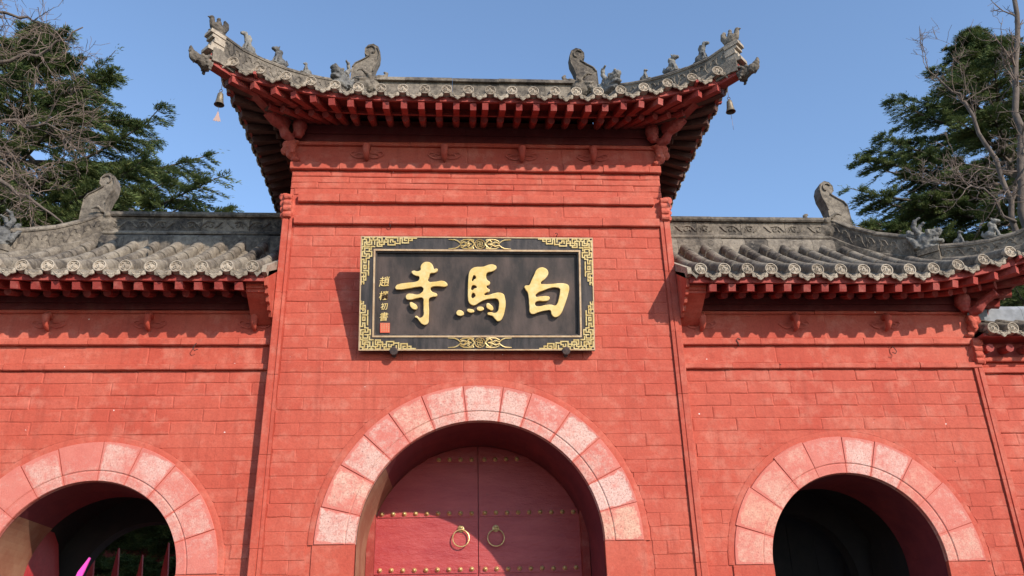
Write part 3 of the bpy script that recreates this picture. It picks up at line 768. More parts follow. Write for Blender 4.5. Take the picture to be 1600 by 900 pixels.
def eave_head(parent, p, ang, s=1.0):
    """dragon-head cap over the end of the corner beam, facing +x"""
    global HEAD
    if HEAD is None:
        L = [('e', (0, 0, 0), (.12, .085, .095)), ('e', (.12, 0, .01), (.11, .075, .075), (0, -.35, 0)), ('t', [(.16, 0, .03), (.23, 0, .08), (.255, 0, .15)], [.06, .042, .014]),
             ('t', [(.12, 0, -.05), (.2, 0, -.02), (.24, 0, .03)], [.05, .04, .015]), ('t', [(-.10, 0, 0), (0, 0, 0)], [.10, .10])]
        for yy in (-1, 1):
            L += [('e', (.07, yy*.07, .055), (.03, .025, .03)), ('t', [(.02, yy*.07, .05), (-.03, yy*.10, .09), (-.08, yy*.09, .10)], [.03, .026, .01])]
            for k in range(4):
                a = k*.9; L.append(('e', (.02-.03*k, yy*.085, .03-.045*k), (.028, .02, .026)))
        HEAD = remeshed('corner_dragon_cap', L, .009, .004)
    return link('corner_dragon_cap', HEAD, M['ridge'], parent, Matrix.Translation(p) @ Matrix.Rotation(ang, 4, 'Z') @ Matrix.Rotation(R(-6), 4, 'Y') @ Matrix.Scale(s, 4))

def hip_ridge(parent, pts, h, wd, relief=True):
    """curved ridge on a hip: base mould, wall and rounded cap"""
    b = B(); b.sweep(pts, [(-wd*.66, -.17), (-wd*.62, .03), (-wd*.5, .05), (-wd*.42, .055), (-wd*.42, h-.075), (-wd*.5, h-.07), (-wd*.5, h-.05), (wd*.5, h-.05), (wd*.5, h-.07), (wd*.42, h-.075), (wd*.42, .055), (wd*.5, .05), (wd*.62, .03), (wd*.66, -.17)])
    root = b.obj('hip_ridge', M['ridge'], parent)
    P = [Vector(p) for p in pts]
    # cap in separate curved tiles
    for i in range(len(P)-1):
        c = (P[i]+P[i+1])/2; r = wd*.46
        bb = B(); dz = rand(-.004, .004)
        prof = [(-r*1.12, h-.05)]+[(-r*math.cos(math.pi*k/6), h-.045+r*.75*math.sin(math.pi*k/6)) for k in range(7)]+[(r*1.12, h-.05)]
        d = (P[i+1]-P[i])*.02
        bb.sweep([P[i]-c+d*.3+Vector((0, 0, dz)), P[i+1]-c-d*.3+Vector((0, 0, dz))], prof); bb.obj('cap_tile', M['ridge'], root, True, mtx=Matrix.Translation(c))
    if relief and h > .2:
        rb = B()
        for i in range(len(P)-1):
            t = (P[i+1]-P[i]); sd = Vector((t.x, t.y, 0)).normalized().cross(Vector((0, 0, 1)))
            for sgn in (-1, 1):
                o = sd*sgn*(wd*.43)
                zc = .055+(h-.13)/2; a = (h-.13)*.45
                for q_ in range(2):
                    f = .28+.46*q_; c_ = P[i]+t*f+o; w_ = t.length*.17; tt = t.normalized(); fl = -1 if (i+q_) % 2 else 1
                    rb.tube([c_+tt*(w_*(1-.13*k)*math.cos(k*.8)*fl)+Vector((0, 0, zc+a*.8*(1-.13*k)*math.sin(k*.8))) for k in range(7)], [.010]*6+[.005], 5)
                    rb.tube([c_+tt*(-w_*1.2*fl)+Vector((0, 0, zc-a*.9)), c_+tt*(-w_*.6*fl)+Vector((0, 0, zc-a*.2)), c_+tt*(-w_*.9*fl)+Vector((0, 0, zc+a*.8))], [.006, .010, .005], 5)
        rb.obj('ridge_carving', M['ridge'], root, True)
    return root

# ================================================================== CENTRAL GATE
W, CZ, RI, RO = 2.558, 2.93, 1.408, 1.861
gate = thing('gate_tower', 'tall red brick gate tower in the middle with the black name board and closed door', 'gatehouse')
b = B()
arch_slab(b, -W+.01, W-.01, 0, 7.08, .005, 2.5, 0, CZ, RI)
b.box(-2.49, 2.49, .007, 2.5, 7.085, 8.62)
wall = b.obj('wall', M['wall'], gate)
RIM = RO+.075
ARC = [(0, CZ, RIM)]
H = .1555; z = 6.97-H/2; k = 0
low = B()
while z > .05:
    vis = z > 2.35
    course(wall, -2.42, 2.42, z, H, .56, 0, (k % 2)*.28+rand(-.03, .03), [(0, CZ, RIM)], M['wall'], coll=None if vis else low); z -= H; k += 1
low.obj('lower_bricks', M['wall'], wall, kind='stuff')
for i in range(4):
    h4 = .37/4; course(wall, -2.49, 2.49, 7.425+h4*(i+.5), h4, .85, -.004, (i % 2)*.4+rand(-.1, .1), [], M['wall'], gap=.006)
for zz, hh in ((7.10, .19), (7.92, .27)):   # flat plastered strips
    course(wall, -2.49, 2.49, zz+hh/2, hh, 1.35, .002, rand(.1, .6), [], M['wall'], gap=.005)
band(wall, -2.40, 2.42, 6.965, 7.09, 0, .055, M['wall'])
band(wall, -2.37, 2.37, 7.295, 7.42, 0, .055, M['wall'])
band(wall, -2.515, 2.515, 7.795, 7.91, 0, .060, M['wall'])
band(wall, -2.45, 2.45, 8.19, 8.25, 0, .035, M['wall'], 1.5, 'frieze_moulding')
b = B(); b.box(-2.5, 2.5, -.03, .02, 8.252, 8.36); b.box(-2.52, 2.52, -.055, .02, 8.363, 8.50); b.obj('eave_beam', M['soffit'], gate)  # beam takes the red with under-eave shade in its colour
for x in (-1.51, -.46, .60, 1.58): boss(wall, x, -.012, 8.07, M['wall'])
# pilasters with a groove, in long blocks
for sg in (-1, 1):
    z = 0; 
    while z < 7.07:
        ln = min(rand(.75, 1.1), 7.07-z); ln = 7.07-z if 7.07-z-ln < .3 else ln; o_ = rand(-.003, .003)
        b = B(); x0, x1 = 2.425, 2.56+o_
        prof = [(x0, .012), (x0, -.03+o_), (x0+.035, -.035+o_), (x0+.040, -.022), (x0+.050, -.022), (x0+.055, -.035+o_), (x1-.008, -.035+o_), (x1, -.027), (x1, .05)]
        b.prism([(sg*p[0], p[1]) for p in prof], 'z', z+.002, z+ln-.002); b.obj('pilaster_block', M['wall'], wall); z += ln
def carved_cap(parent, x, y, z, sg, m, s=1.0):
    """stack of rolls at a corner with a scroll turned to the side"""
    L = []
    for i, (dx, dy) in enumerate(((0, 0), (.012, .0), (.006, .004), (-.004, .012))):
        zz = z+.27-.085*i
        L.append(('t', [(x-.055*s, y-.055+dy, zz), (x+.055*s, y-.055+dy, zz)], [.043, .043]))
        L.append(('t', [(x+sg*(.075-.008*i)*s, y-.05+dy, zz), (x+sg*(.075-.008*i)*s, y+.12, zz)], [.042, .042]))
    L.append(('e', (x, y+.03, z+.14), (.10*s, .09, .16))); L.append(('e', (x+sg*.05, y+.02, z+.31), (.09*s, .09, .045)))
    me = remeshed('carved_cap', L, .009, .003, 1); return link('carved_cap', me, m, parent)
for sg in (-1, 1):
    carved_cap(wall, sg*2.50, 0, 7.08, sg, M['wall'])
    L = [('e', (sg*2.55, -.03, 8.17), (.10, .09, .09)), ('e', (sg*2.52, -.02, 8.04), (.075, .08, .08)), ('t', [(sg*2.50, -.08, 8.02), (sg*2.50, -.09, 8.12), (sg*2.50, -.06, 8.2)], [.035, .05, .045]), ('e', (sg*2.62, .0, 8.10), (.05, .06, .06)), ('e', (sg*2.46, -.02, 7.95), (.06, .06, .04)),
         ('e', (sg*2.50, .0, 8.22), (.11, .10, .035))]
    link('corner_corbel', remeshed('corner_corbel', L, .010, .004), M['wall'], wall)
    # hanging drum and curved corner bracket under the hip rafter
    L = [('e', (sg*2.42, -.13, 8.42), (.10, .10, .12)), ('e', (sg*2.42, -.13, 8.32), (.085, .085, .05)), ('t', [(sg*2.42, -.13, 8.30), (sg*2.42, -.13, 8.24)], [.06, .045]), ('t', [(sg*2.42, -.13, 8.42), (sg*2.42, .05, 8.42)], [.08, .08]),
         ('t', [(sg*2.52, -.06, 8.24), (sg*2.60, -.14, 8.28), (sg*2.64, -.2, 8.36), (sg*2.72, -.28, 8.40), (sg*2.82, -.38, 8.46)], [.06, .075, .06, .08, .06])]
    link('corner_bracket', remeshed('corner_bracket', L, .012, .003), M['wood'], gate)
# arch rim and stones
b = B(); n = 64; vs = []
for i in range(n+1):
    a = math.pi*i/n; c, s_ = -math.cos(a), math.sin(a); j = rand(-.003, .003)
    for rr, yy in ((RO-.02, .012), (RO-.01, -.008), (RIM-.02, -.011+j), (RIM-.002, -.004), (RIM+.004, .012)): vs.append((c*rr, yy, CZ+s_*rr))
b.add(vs, [(i*5+k, i*5+k+1, (i+1)*5+k+1, (i+1)*5+k) for i in range(n) for k in range(4)]); b.obj('arch_rim', M['wall'], wall, True)
voussoirs(wall, 0, CZ, RI, RO, 0, 13, M['granite'])
for sg in (-1, 1):   # jamb blocks under the ring
    z = CZ-.004
    while z > 0:
        h = min(rand(.42, .55), z); b = B(); x0, x1 = RI+.001, RO+.02
        b.box(min(sg*x0, sg*x1), max(sg*x0, sg*x1), -.012+rand(-.003, .003), .04, z-h+.004, z)
        b.obj('jamb_block', M['wall'], wall); z -= h
def lining(parent, cx, cz, r, y0, y1, a1, m, name='vault_lining', z0=0.0):
    """weathered plaster on the lower sides of a vault, 4 mm proud of the brick"""
    b = B(); q = r-.004; ps = [(cx-q*math.cos(math.pi*i/36), cz+q*math.sin(math.pi*i/36)) for i in range(37)]; ps = [(cx-q, z0)]+ps+[(cx+q, z0)]
    for (xa, za), (xb, zb) in zip(ps[:-1], ps[1:]): b.add([(xa, y0, za), (xb, y0, zb), (xb, y1, zb), (xa, y1, za)], [(0, 1, 2, 3)])
    b.obj('vault_render', M['vault'], parent, True)  # skin over the whole vault, its shade put into the colour
    for sg in (-1,):
        b = B(); q = r-.008; pts = [(sg*q, z0)]+[(sg*q*math.cos(a1*i/10), cz+q*math.sin(a1*i/10)) for i in range(11)]
        for (xa, za), (xb, zb) in zip(pts[:-1], pts[1:]): b.add([(cx+xa, y0, za), (cx+xb, y0, zb), (cx+xb, y1, zb), (cx+xa, y1, za)], [(0, 1, 2, 3)])
        b.obj(name, m, parent, True)
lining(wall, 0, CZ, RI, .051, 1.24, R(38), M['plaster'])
# door
DY = 1.25
def leaf_poly(x0, x1, r, cz, n=18):
    pts = [(x0, 0), (x1, 0)]
    lo, hi = (x0, x1)
    for i in range(n+1):
        x = x1+(x0-x1)*i/n; pts.append((x, cz+math.sqrt(max(0, r*r-x*x))))
    return pts
stud_me = None
def studs(parent, xs, z, y, m, r=.029):
    global stud_me
    if stud_me is None:
        s_ = B(); s_.lathe([(.034, 0), (.034, .006), (.028, .012), (.022, .026), (.012, .036), (.001, .040)], 10); stud_me = s_.mesh('brass_stud', True)
    for x in xs: link('brass_stud', stud_me, m, parent, Matrix.Translation((x, y, z+rand(-.004, .004))) @ Matrix.Rotation(R(90), 4, 'X') @ Matrix.Scale(.88, 4))
for sg in (-1, 1):
    xo = RI-.01; pts = leaf_poly(.005, xo, RI-.008, CZ)
    b = B(); b.prism([(sg*p[0], p[1]) for p in pts], 'y', DY, DY+.09); leaf = b.obj('door_leaf', M['door'], gate)
    for r_ in range(5):
        z = 4.155-.69*r_; xm = RI-.02 if z < CZ else math.sqrt(RI**2-(z-CZ)**2)-.02
        xm = min(xm, 1.30)
        b = B(); b.box(min(sg*.02, sg*xm), max(sg*.02, sg*xm), DY-.012, DY+.001, z-.045, z+.045); b.obj('iron_strap', M['door'], leaf)
        studs(leaf, [sg*(.085+.143*i) for i in range(9) if .085+.143*i < xm-.03], z, DY-.012, M['brass'])
    b = B(); b.box(min(sg*.0, sg*1.38), max(sg*0, sg*1.38), DY+.092, DY+.12, 0, 2.9); b.box(min(0, sg*.5), max(0, sg*.5), DY+.092, DY+.12, 2.9, 4.25); b.obj('door_backing', M['door'], leaf)
    # knocker: eye plate, clasp, ring and drop
    kx, kz = sg*.222, 3.27; b = B()
    b.lathe([(.045, 0), (.045, .008), (.03, .016), (.001, .02)], 12); kp = b.obj('knocker_plate', M['brass'], leaf, True, mtx=Matrix.Translation((kx, DY-.001, kz)) @ Matrix.Rotation(R(90), 4, 'X'))
    b = B(); rr = .105
    b.tube([(rr*math.sin(a_*math.pi/14), -.03-.012*(1-math.cos(a_*math.pi/14)), -.015-rr+rr*math.cos(a_*math.pi/14)) for a_ in range(29)], .0072, 8)
    b.tube([(-.022, -.035, .0), (-.018, -.045, .02), (.0, -.048, .012), (.018, -.045, .02), (.022, -.035, .0)], .009, 6)
    b.obj('knocker_ring', M['brass'], leaf, True, mtx=Matrix.Translation((kx, DY, kz)))
for sg in (-1, 1):
    b = B(); b.box(min(sg*1.30, sg*1.395), max(sg*1.30, sg*1.395), DY-.14, DY-.013, 0, 3.52); b.obj('door_post', M['wood'], gate)
# roof
tower = Roof(3.17, -.85, 1.25, 8.485, .50, .0715, .31, .21, 1.95, 0, None, xg=1.97)
roof = link('roof', None, None, gate); 
RT = dict(per=.226, f0=.085, f1=.80, fz0=8.328, fz1=8.585, e0=.43, ez0=8.375, ez1=8.56, ws=.85, w=.080, h=.090, board=.10, drip=.085)
# solid roof body under the tiles: the roof part itself
def roof_body(rf, x0, x1, hips, dz=-.11):
    b = B(); n = 14
    def col(x):
        sg = 1 if x >= 0 else -1; u = rf.Xs-abs(x); mx = rf.S if (rf.xg is not None and abs(x) <= rf.xg) or not hips else min(rf.S, u)
        return [rf.front(sg, u, .12+(max(mx, .13)-.12)*i/6, dz) for i in range(7)]
    xs = [x0+(x1-x0)*i/24 for i in range(25)]
    for back in (False, True):
        cols = [col(x) for x in xs]
        if back: cols = [[Vector((p.x, 2*rf.Yc-p.y, p.z)) for p in c] for c in cols]
        vs = [p for c in cols for p in c]; b.add(vs, [(i*7+k, i*7+k+1, (i+1)*7+k+1, (i+1)*7+k) for i in range(24) for k in range(6)])
    return b
bb_ = roof_body(tower, -3.1, 3.1, True); bpy.data.objects.remove(roof)
for sg in (-1, 1):  # side bodies
    ws = [.06+(2*tower.S-.12)*i/20 for i in range(21)]; vs = []
    for w_ in ws:
        mx = min(w_, 2*tower.S-w_, tower.Xs-tower.xg)
        vs += [tower.sidep(sg, w_, .1+(max(mx, .11)-.1)*k/5, -.11) for k in range(6)]
    bb_.add(vs, [(i*6+k, i*6+k+1, (i+1)*6+k+1, (i+1)*6+k) for i in range(20) for k in range(5)])
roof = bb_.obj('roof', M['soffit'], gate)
build_roof(roof, tower, [-1, 1], .283, .066, True, RT, .85, .34)
for sg in (-1, 1):  # gable triangles
    gz = tower.P(1.2); b = B(); b.prism([(.35, gz-.1), (1.25, tower.P(2.1)+.05), (2.15, gz-.1)], 'x', sg*1.93, sg*1.98); b.obj('gable_wall', M['ridge'], roof)
zr = tower.P(tower.S)-.04
RB = [(-.15, -.16), (-.13, .10), (-.10, .11), (-.10, .13), (.10, .13), (.10, .11), (.13, .10), (.15, -.16)]
RP = [(-.085, .13), (-.085, .37), (.085, .37), (.085, .13)]
RC = [(-.14, .37), (-.14, .41), (-.11, .45), (-.05, .485), (.05, .485), (.11, .45), (.14, .41), (.14, .37)]
for prof, nm, seg in ((RB, 'ridge_base_tile', .35), (RP, 'ridge_panel', .7), (RC, 'ridge_cap', .75)): ridge_course(roof, (-1.85, 1.25, zr), (1.85, 1.25, zr), prof, M['ridge'], seg, nm)
for sg in (-1, 1):
    ridge_fin(roof, sg, sg*1.62, 1.22, zr+.55, 1.12, .17); dragon_mouth(roof, sg, sg*1.72, 1.2, zr+.33, 1.05)
    # descending ridge and hip ridge
    P0 = [Vector((sg*1.97, 1.25-.95*t/4, 0)) for t in range(5)]
    P0 = [Vector((p.x, p.y, tower.P(p.y+.85)+.03)) for p in P0]; hip_ridge(roof, P0, .36, .16)
    put_beast(roof, 'dragon', Vector((sg*2.0, .25, tower.P(1.1)+.28)), R(-90)+sg*R(25), 1.05, 'beast', 'ridge_dragon')
    ts = [1.16, .95, .75, .55, .36, .18, .02, -.04]
    path = [tower.front(sg, t, t) for t in ts]; path = [p+Vector((0, 0, .02+(.05 if i >= 6 else 0))) for i, p in enumerate(path)]
    hip_ridge(roof, path, .345, .15)
    ang = math.atan2(-1, sg)
    for kind, t, s_ in (('small', .78, .95), ('lion', .50, 1.05), ('horse', .23, 1.0), ('bird', -.0, 1.05)):
        p = tower.front(sg, t, t)+Vector((0, 0, .375)); put_beast(roof, kind, p, ang, s_, 'beast' if kind != 'bird' else 'ridge')
    # end tile stack under the bird and the corner beam with its dragon cap
    p = tower.front(sg, -.02, -.02); b = B(); d = Vector((sg, -1, 0)).normalized()
    for k, (o_, h0, h1, wd) in enumerate(((.10, .0, .05, .17), (.06, .055, .12, .15), (.03, .125, .19, .17), (.06, .195, .24, .15), (.09, .245, .30, .17))):
        b.beam(p-d*.12+Vector((0, 0, (h0+h1)/2+.05)), p+d*o_+Vector((0, 0, (h0+h1)/2+.05+k*.006)), wd, h1-h0)
    b.obj('ridge_end_bricks', M['disc'], roof)
    b = B(); b.beam(Vector((sg*2.45, .05, 8.62)), tower.front(sg, .1, .1)+Vector((0, 0, -.08)), .15, .16, .14, .15)
    b.beam(Vector((sg*2.6, -.12, 8.42)), tower.front(sg, .33, .33)+Vector((0, 0, -.21)), .13, .13, .12, .10); b.obj('corner_beam', M['wood'], roof)
    tip = tower.front(sg, -.0, -.0)
    b = B(); b.beam(tower.front(sg, .3, .3)+Vector((0, 0, -.15)), tip+Vector((sg*.05, -.05, -.07)), .13, .15); b.obj('corner_beam_tip', M['wood'], roof)
    eave_head(roof, tip+Vector((sg*.08, -.07, -.14)), ang, .86)
for sg, lab in ((-1, 'bronze wind bell with clapper plate hanging from the left corner of the tall roof'), (1, 'bronze wind bell hanging under the right corner of the tall central roof')):
    tp = Vector((sg*3.245, -1.0, 8.33 if sg < 0 else 8.35)); t = thing('wind_bell', lab, 'bell', 'wind bells under the tower eaves', (0, 0, 0)); t.location = tp; t.scale = (.86, .86, .90)
    b = B(); b.tube([(.022*math.sin(a*math.pi/6), 0, -.0+.022*math.cos(a*math.pi/6)) for a in range(13)], .005, 6); b.tube([(0, 0, .02), (0, 0, .17)], .004, 5); b.obj('hook', M['iron'], t, True)
    b = B(); b.lathe([(.001, -.03), (.022, -.035), (.040, -.055), (.046, -.10), (.052, -.16), (.064, -.215), (.075, -.235), (.070, -.237), (.058, -.21), (.045, -.15), (.04, -.10)], 16)
    b.tube([(0, 0, -.035), (0, 0, -.02), (.012, 0, -.01), (0, 0, 0), (-.012, 0, -.01), (0, 0, -.02)], .005, 5); b.obj('bell_body', M['bronze'], t, True)
    b = B(); b.tube([(0, 0, -.05), (0.002, 0, -.20), (-.003, 0, -.36)], .003, 5); b.obj('clapper_rod', M['iron'], t)
    b = B(); pl = [(-.004, -.34), (.012, -.37), (.022, -.42), (.045, -.475), (.052, -.51), (.035, -.50), (.018, -.515), (0, -.50), (-.018, -.515), (-.035, -.50), (-.052, -.51), (-.045, -.475), (-.022, -.42)]
    b.prism(pl, 'y', -.002, .002); b.obj('clapper_plate', M['tin'], t, mtx=Matrix.Rotation(R(15 if sg < 0 else 68), 4, 'Z'))

# ================================================================== NAME BOARD
TL = R(15.5); SW, SH = 2.90, 1.425
board = thing('name_board', 'black lacquered name board with three large gold characters on the tower', 'sign')
Mx = Matrix(((1, 0, 0, -1.475), (0, -math.sin(TL), -math.cos(TL), -.115), (0, math.cos(TL), -math.sin(TL), 5.185), (0, 0, 0, 1)))
board.matrix_world = Mx
def bx(b, u0, u1, v0, v1, h0, h1): b.box(u0, u1, v0, v1, h0, h1)
FB = .165
b = B(); bx(b, .0, SW, 0, SH, -.085, -.045); b.obj('back_panel', M['lacquer'], board)
b = B(); bx(b, .02, SW-.02, .02, FB, -.044, .0); bx(b, .02, SW-.02, SH-FB, SH-.02, -.044, .0); bx(b, .02, FB, FB+.0005, SH-FB-.0005, -.044, .0); bx(b, SW-FB, SW-.02, FB+.0005, SH-FB-.0005, -.044, .0); b.obj('frame', M['lacquer_frame'], board)
def ring(b, o_, wd, h0, h1):
    bx(b, o_, SW-o_, o_, o_+wd, h0, h1); bx(b, o_, SW-o_, SH-o_-wd, SH-o_, h0, h1); bx(b, o_, o_+wd, o_+wd, SH-o_-wd, h0, h1); bx(b, SW-o_-wd, SW-o_, o_+wd, SH-o_-wd, h0, h1)
b = B(); ring(b, .005, .0145, -.0445, .010); ring(b, FB+.0005, .021, -.0444, .010); b.obj('gilt_moulding', M['pinkgold'], board)
b = B(); ring(b, FB+.022, .020, -.0443, -.015); b.obj('inner_bevel', M['lacquer_frame'], board)
def st2uv(X, Y): return ((556+X/15-562.5)/365.5*SW, (1-(364+Y/15-369)/180.5)*SH)
FRET = [[(150,290),(150,165),(240,165),(240,250),(260,280),(360,280),(360,180),(310,180)],[(200,165),(200,120),(315,120),(315,230),(200,230),(200,325),(310,325)],[(360,120),(430,120)],[(395,120),(395,175)],[(430,280),(430,175),(540,175),(540,280),(650,280),(650,180)],[(490,165),(490,120),(600,120),(600,225),(490,225),(490,325),(600,325),(600,300)],
[(690,165),(690,120),(965,120),(965,195)],[(640,225),(740,225),(740,170),(690,170)],[(740,225),(740,290),(905,290),(905,215),(850,215),(850,170),(795,170),(795,225)],[(920,250),(1020,260),(1020,125),(1070,125),(1070,240),(1215,240),(1215,125),(1120,125),(1120,180),(1165,180)],[(1215,125),(1400,128)],[(1250,180),(1300,180),(1300,140)],
[(150,390),(150,335),(190,335)],[(350,400),(350,340),(430,325)],[(200,370),(310,370),(310,450),(250,450)],[(250,450),(365,450),(365,565),(310,565)],[(150,565),(150,450),(190,450)],[(200,400),(200,510),(310,510),(310,610)],[(150,565),(250,565),(250,510)],[(135,900),(135,640),(190,640),(190,720),(240,720),(240,610),(310,610)],[(300,680),(300,870)],[(190,840),(190,780),(240,780),(240,860),(190,860)],
[(135,900),(135,960),(240,960),(240,1050),(135,1050),(135,1230)],[(190,910),(300,910),(300,1010)],[(190,1010),(190,1130),(240,1130),(240,1085)],[(135,1170),(195,1170),(195,1215)],[(280,60+20),(280,81)]]
for mu in (0, 1):
    for mv in (0, 1):
        b = B()
        for ln in FRET[:-1]:
            P = [st2uv(*p) for p in ln]
            P = [((SW-u) if mu else u, (SH-v) if mv else v) for u, v in P]
            for (u0, v0), (u1, v1) in zip(P[:-1], P[1:]):
                h = .0078; hh = rand(.009, .011)
                if abs(u1-u0) > abs(v1-v0): vm = (v0+v1)/2; bx(b, min(u0, u1)-h, max(u0, u1)+h, vm-h, vm+h, -.001, hh)
                else: um = (u0+u1)/2; bx(b, um-h, um+h, min(v0, v1)-h, max(v0, v1)+h, -.001, hh+.0006)
        b.obj('gold_fretwork', M['goldflat'], board)
for v_c in (SH-.098, .098):     # flowing ornament with pinwheel roundel, top and bottom middle
    b = B(); uc = 1.475; q = .0095
    for k in range(2): b.tube([(uc+(.062)*math.cos(t*math.pi/12), v_c+.058*math.sin(t*math.pi/12), .005) for t in range(25)], .0075, 5, False)
    for k in range(4):
        a = k*math.pi/2; rot = lambda x, y: (uc+x*math.cos(a)-y*math.sin(a), v_c+x*math.sin(a)+y*math.cos(a), .006)
        b.tube([rot(0, 0), rot(.032, 0), rot(.032, .030)], .0065, 4); b.tube([rot(.015, .018), rot(.015, .048)], .004, 4)
    for sg in (-1, 1):
        for sv in (-1, 1):
            T = lambda x, y: (uc+sg*x, v_c+sv*y, .005)
            b.tube([T(.065, .0), T(.09, .03), T(.12, .052), T(.15, .030), T(.14, .010), T(.125, .022)], [.010, .011, .010, .008, .006, .004], 5)
            b.tube([T(.08, .055), T(.13, .060), T(.20, .056), T(.24, .035), T(.215, .022), T(.20, .036)], [.008, .009, .008, .008, .006, .004], 5)
            b.tube([T(.10, .0), T(.15, .006), T(.19, .028), T(.24, .012), T(.275, .040), T(.31, .055), T(.39, .058)], [.009, .008, .009, .008, .008, .008, .004], 5)
            b.tube([T(.09, .03), T(.075, .058)], [.010, .008], 5)
        b.tube([(uc+sg*.20, v_c-.02, .005), (uc+sg*.17, v_c, .006), (uc+sg*.20, v_c+.02, .005), (uc+sg*.245, v_c, .005)], [.005, .007, .005, .004], 5)
    b.obj('gold_scroll_ornament', M['goldflat'], board, True)
def px2uv(px, py):
    v = (549.5-py+(px-745)*.0055)/180.3; u = (px-(560+3*v))/365.3
    return u*SW, v*SH
def glyph(name, outs, ox, oy, k=7.5, h=.020, bev=.0045, m='gold'):
    c = bpy.data.curves.new(name, 'CURVE'); c.dimensions = '2D'; c.fill_mode = 'BOTH'; c.extrude = h; c.bevel_depth = bev; c.bevel_resolution = 2; c.offset = -bev*.6
    for pts in outs:
        s_ = c.splines.new('BEZIER'); s_.bezier_points.add(len(pts)-1); s_.use_cyclic_u = True; s_.resolution_u = 5
        for bp, p in zip(s_.bezier_points, pts):
            u, v = px2uv(ox+p[0]/k, oy+p[1]/k); bp.co = (u, v, 0); bp.handle_left_type = bp.handle_right_type = 'AUTO'
    o = bpy.data.objects.new('t', c); COL.objects.link(o); bpy.context.view_layer.update()
    me = bpy.data.meshes.new_from_object(o.evaluated_get(bpy.context.evaluated_depsgraph_get())); me.name = name; bpy.data.objects.remove(o)
    ob = link(name, me, M[m], board, Matrix.Translation((0, 0, -.044+h)))
    me.polygons.foreach_set('use_smooth', [True]*len(me.polygons)); me.set_sharp_from_angle(angle=R(50)); return ob
SI = [[(345,130),(375,85),(420,73),(465,90),(490,130),(495,155),(535,155),(540,175),(505,200),(455,208),(440,250),(428,300),(500,310),(600,300),(640,320),(652,350),(630,365),(560,360),(480,365),(455,385),(470,425),(530,455),(530,475),(480,485),(440,505),(432,560),(435,640),(430,740),(425,790),(400,812),(365,808),(330,775),(300,735),(275,720),(290,710),(330,735),(370,710),(375,640),(375,560),(368,500),(300,500),(220,518),(180,510),(172,480),(190,455),(230,450),(310,460),(350,440),(375,405),(365,372),(300,368),(200,385),(90,398),(55,390),(60,355),(100,335),(200,320),(290,308),(325,285),(325,245),(290,235),(255,215),(240,190),(260,178),(310,185),(345,165)],
      [(220,552),(260,562),(300,600),(295,628),(265,632),(230,605),(218,575)]]
MA = [[(235,200),(260,160),(300,138),(400,130),(480,105),(530,110),(555,135),(540,165),(500,185),(445,200),(430,240),(440,285),(475,320),(465,345),(435,360),(440,385),(468,405),(465,425),(430,435),(405,465),(440,470),(520,448),(580,440),(630,460),(645,500),(652,580),(640,650),(620,720),(590,765),(560,775),(530,750),(500,715),(440,685),(470,672),(530,680),(560,660),(575,600),(578,550),(560,515),(500,508),(420,520),(350,550),(290,585),(250,575),(225,545),(217,500),(218,400),(222,300),(228,240)],
      [(270,305),(272,255),(290,230),(315,265),(290,285)],[(260,410),(258,365),(275,348),(322,375),(295,390)],[(262,505),(262,450),(278,438),(305,475),(290,495)],
      [(80,670),(110,645),(165,690),(150,705),(100,705),(82,690)],[(205,640),(235,632),(285,660),(265,672),(230,670)],[(318,625),(350,605),(398,630),(380,648),(335,648)],[(430,590),(440,565),(480,585),(505,615),(500,645),(460,635),(435,615)]]
BAI = [[(95,365),(150,350),(175,300),(215,220),(240,170),(285,142),(330,145),(368,175),(375,215),(345,265),(285,335),(320,340),(420,338),(500,330),(560,333),(610,355),(618,390),(605,450),(580,530),(545,620),(510,690),(470,725),(435,728),(405,700),(390,650),(340,650),(250,670),(185,692),(155,680),(145,600),(140,500),(130,440),(105,400)],
       [(218,475),(240,445),(320,410),(400,382),(470,378),(510,395),(510,440),(495,510),(475,570),(450,595),(400,585),(330,590),(250,605),(215,595),(212,560),(240,540),(330,538),(375,525),(382,495),(360,485),(270,487),(225,492)]]
glyph('gold_character', SI, 610, 400); glyph('gold_character', MA, 700, 400); glyph('gold_character', BAI, 805, 400)
for ch, (px, py), sz in (('趙', (600, 440), 15), ('樸', (599, 462), 13.5), ('初', (599, 479), 10.5), ('書', (599, 495), 13)):
    c = bpy.data.curves.new('t', 'FONT'); c.body = ch; c.size = sz/365.3*SW*1.08; c.extrude = .004; c.offset = .0008; c.align_x = 'CENTER'; c.align_y = 'CENTER'; c.shear = .18
    o = bpy.data.objects.new('t', c); COL.objects.link(o); bpy.context.view_layer.update()
    me = bpy.data.meshes.new_from_object(o.evaluated_get(bpy.context.evaluated_depsgraph_get())); me.name = 'small_gold_character'; bpy.data.objects.remove(o)
    cu = sum(v.co.x for v in me.vertices)/len(me.vertices); cv = (min(v.co.y for v in me.vertices)+max(v.co.y for v in me.vertices))/2
    u, v = px2uv(px, py); link('small_gold_character', me, M['gold'], board, Matrix.Translation((u, v, -.040)) @ Matrix.Rotation(R(4), 4, 'Z') @ Matrix.Translation((-cu, -cv, 0)))
u0, v0 = px2uv(592.8, 520); u1, v1 = px2uv(607.8, 505)
b = B(); bx(b, u0, u1, v0, v1, -.046, -.034); seal = b.obj('red_seal', M['seal'], board)
b = B(); q = (u1-u0)
for k in range(4):
    uu = u0+q*(.14+.235*k)
    for j in range(4):
        vv = v0+(v1-v0)*(.10+.22*j); hgt = (v1-v0)*.15
        bx(b, uu, uu+q*.05, vv, vv+hgt, -.036, -.0325); bx(b, uu, uu+q*.16, vv+hgt*.9, vv+hgt*.9+q*.03, -.036, -.0322)
b.obj('seal_strokes', M['pinkgold'], seal)
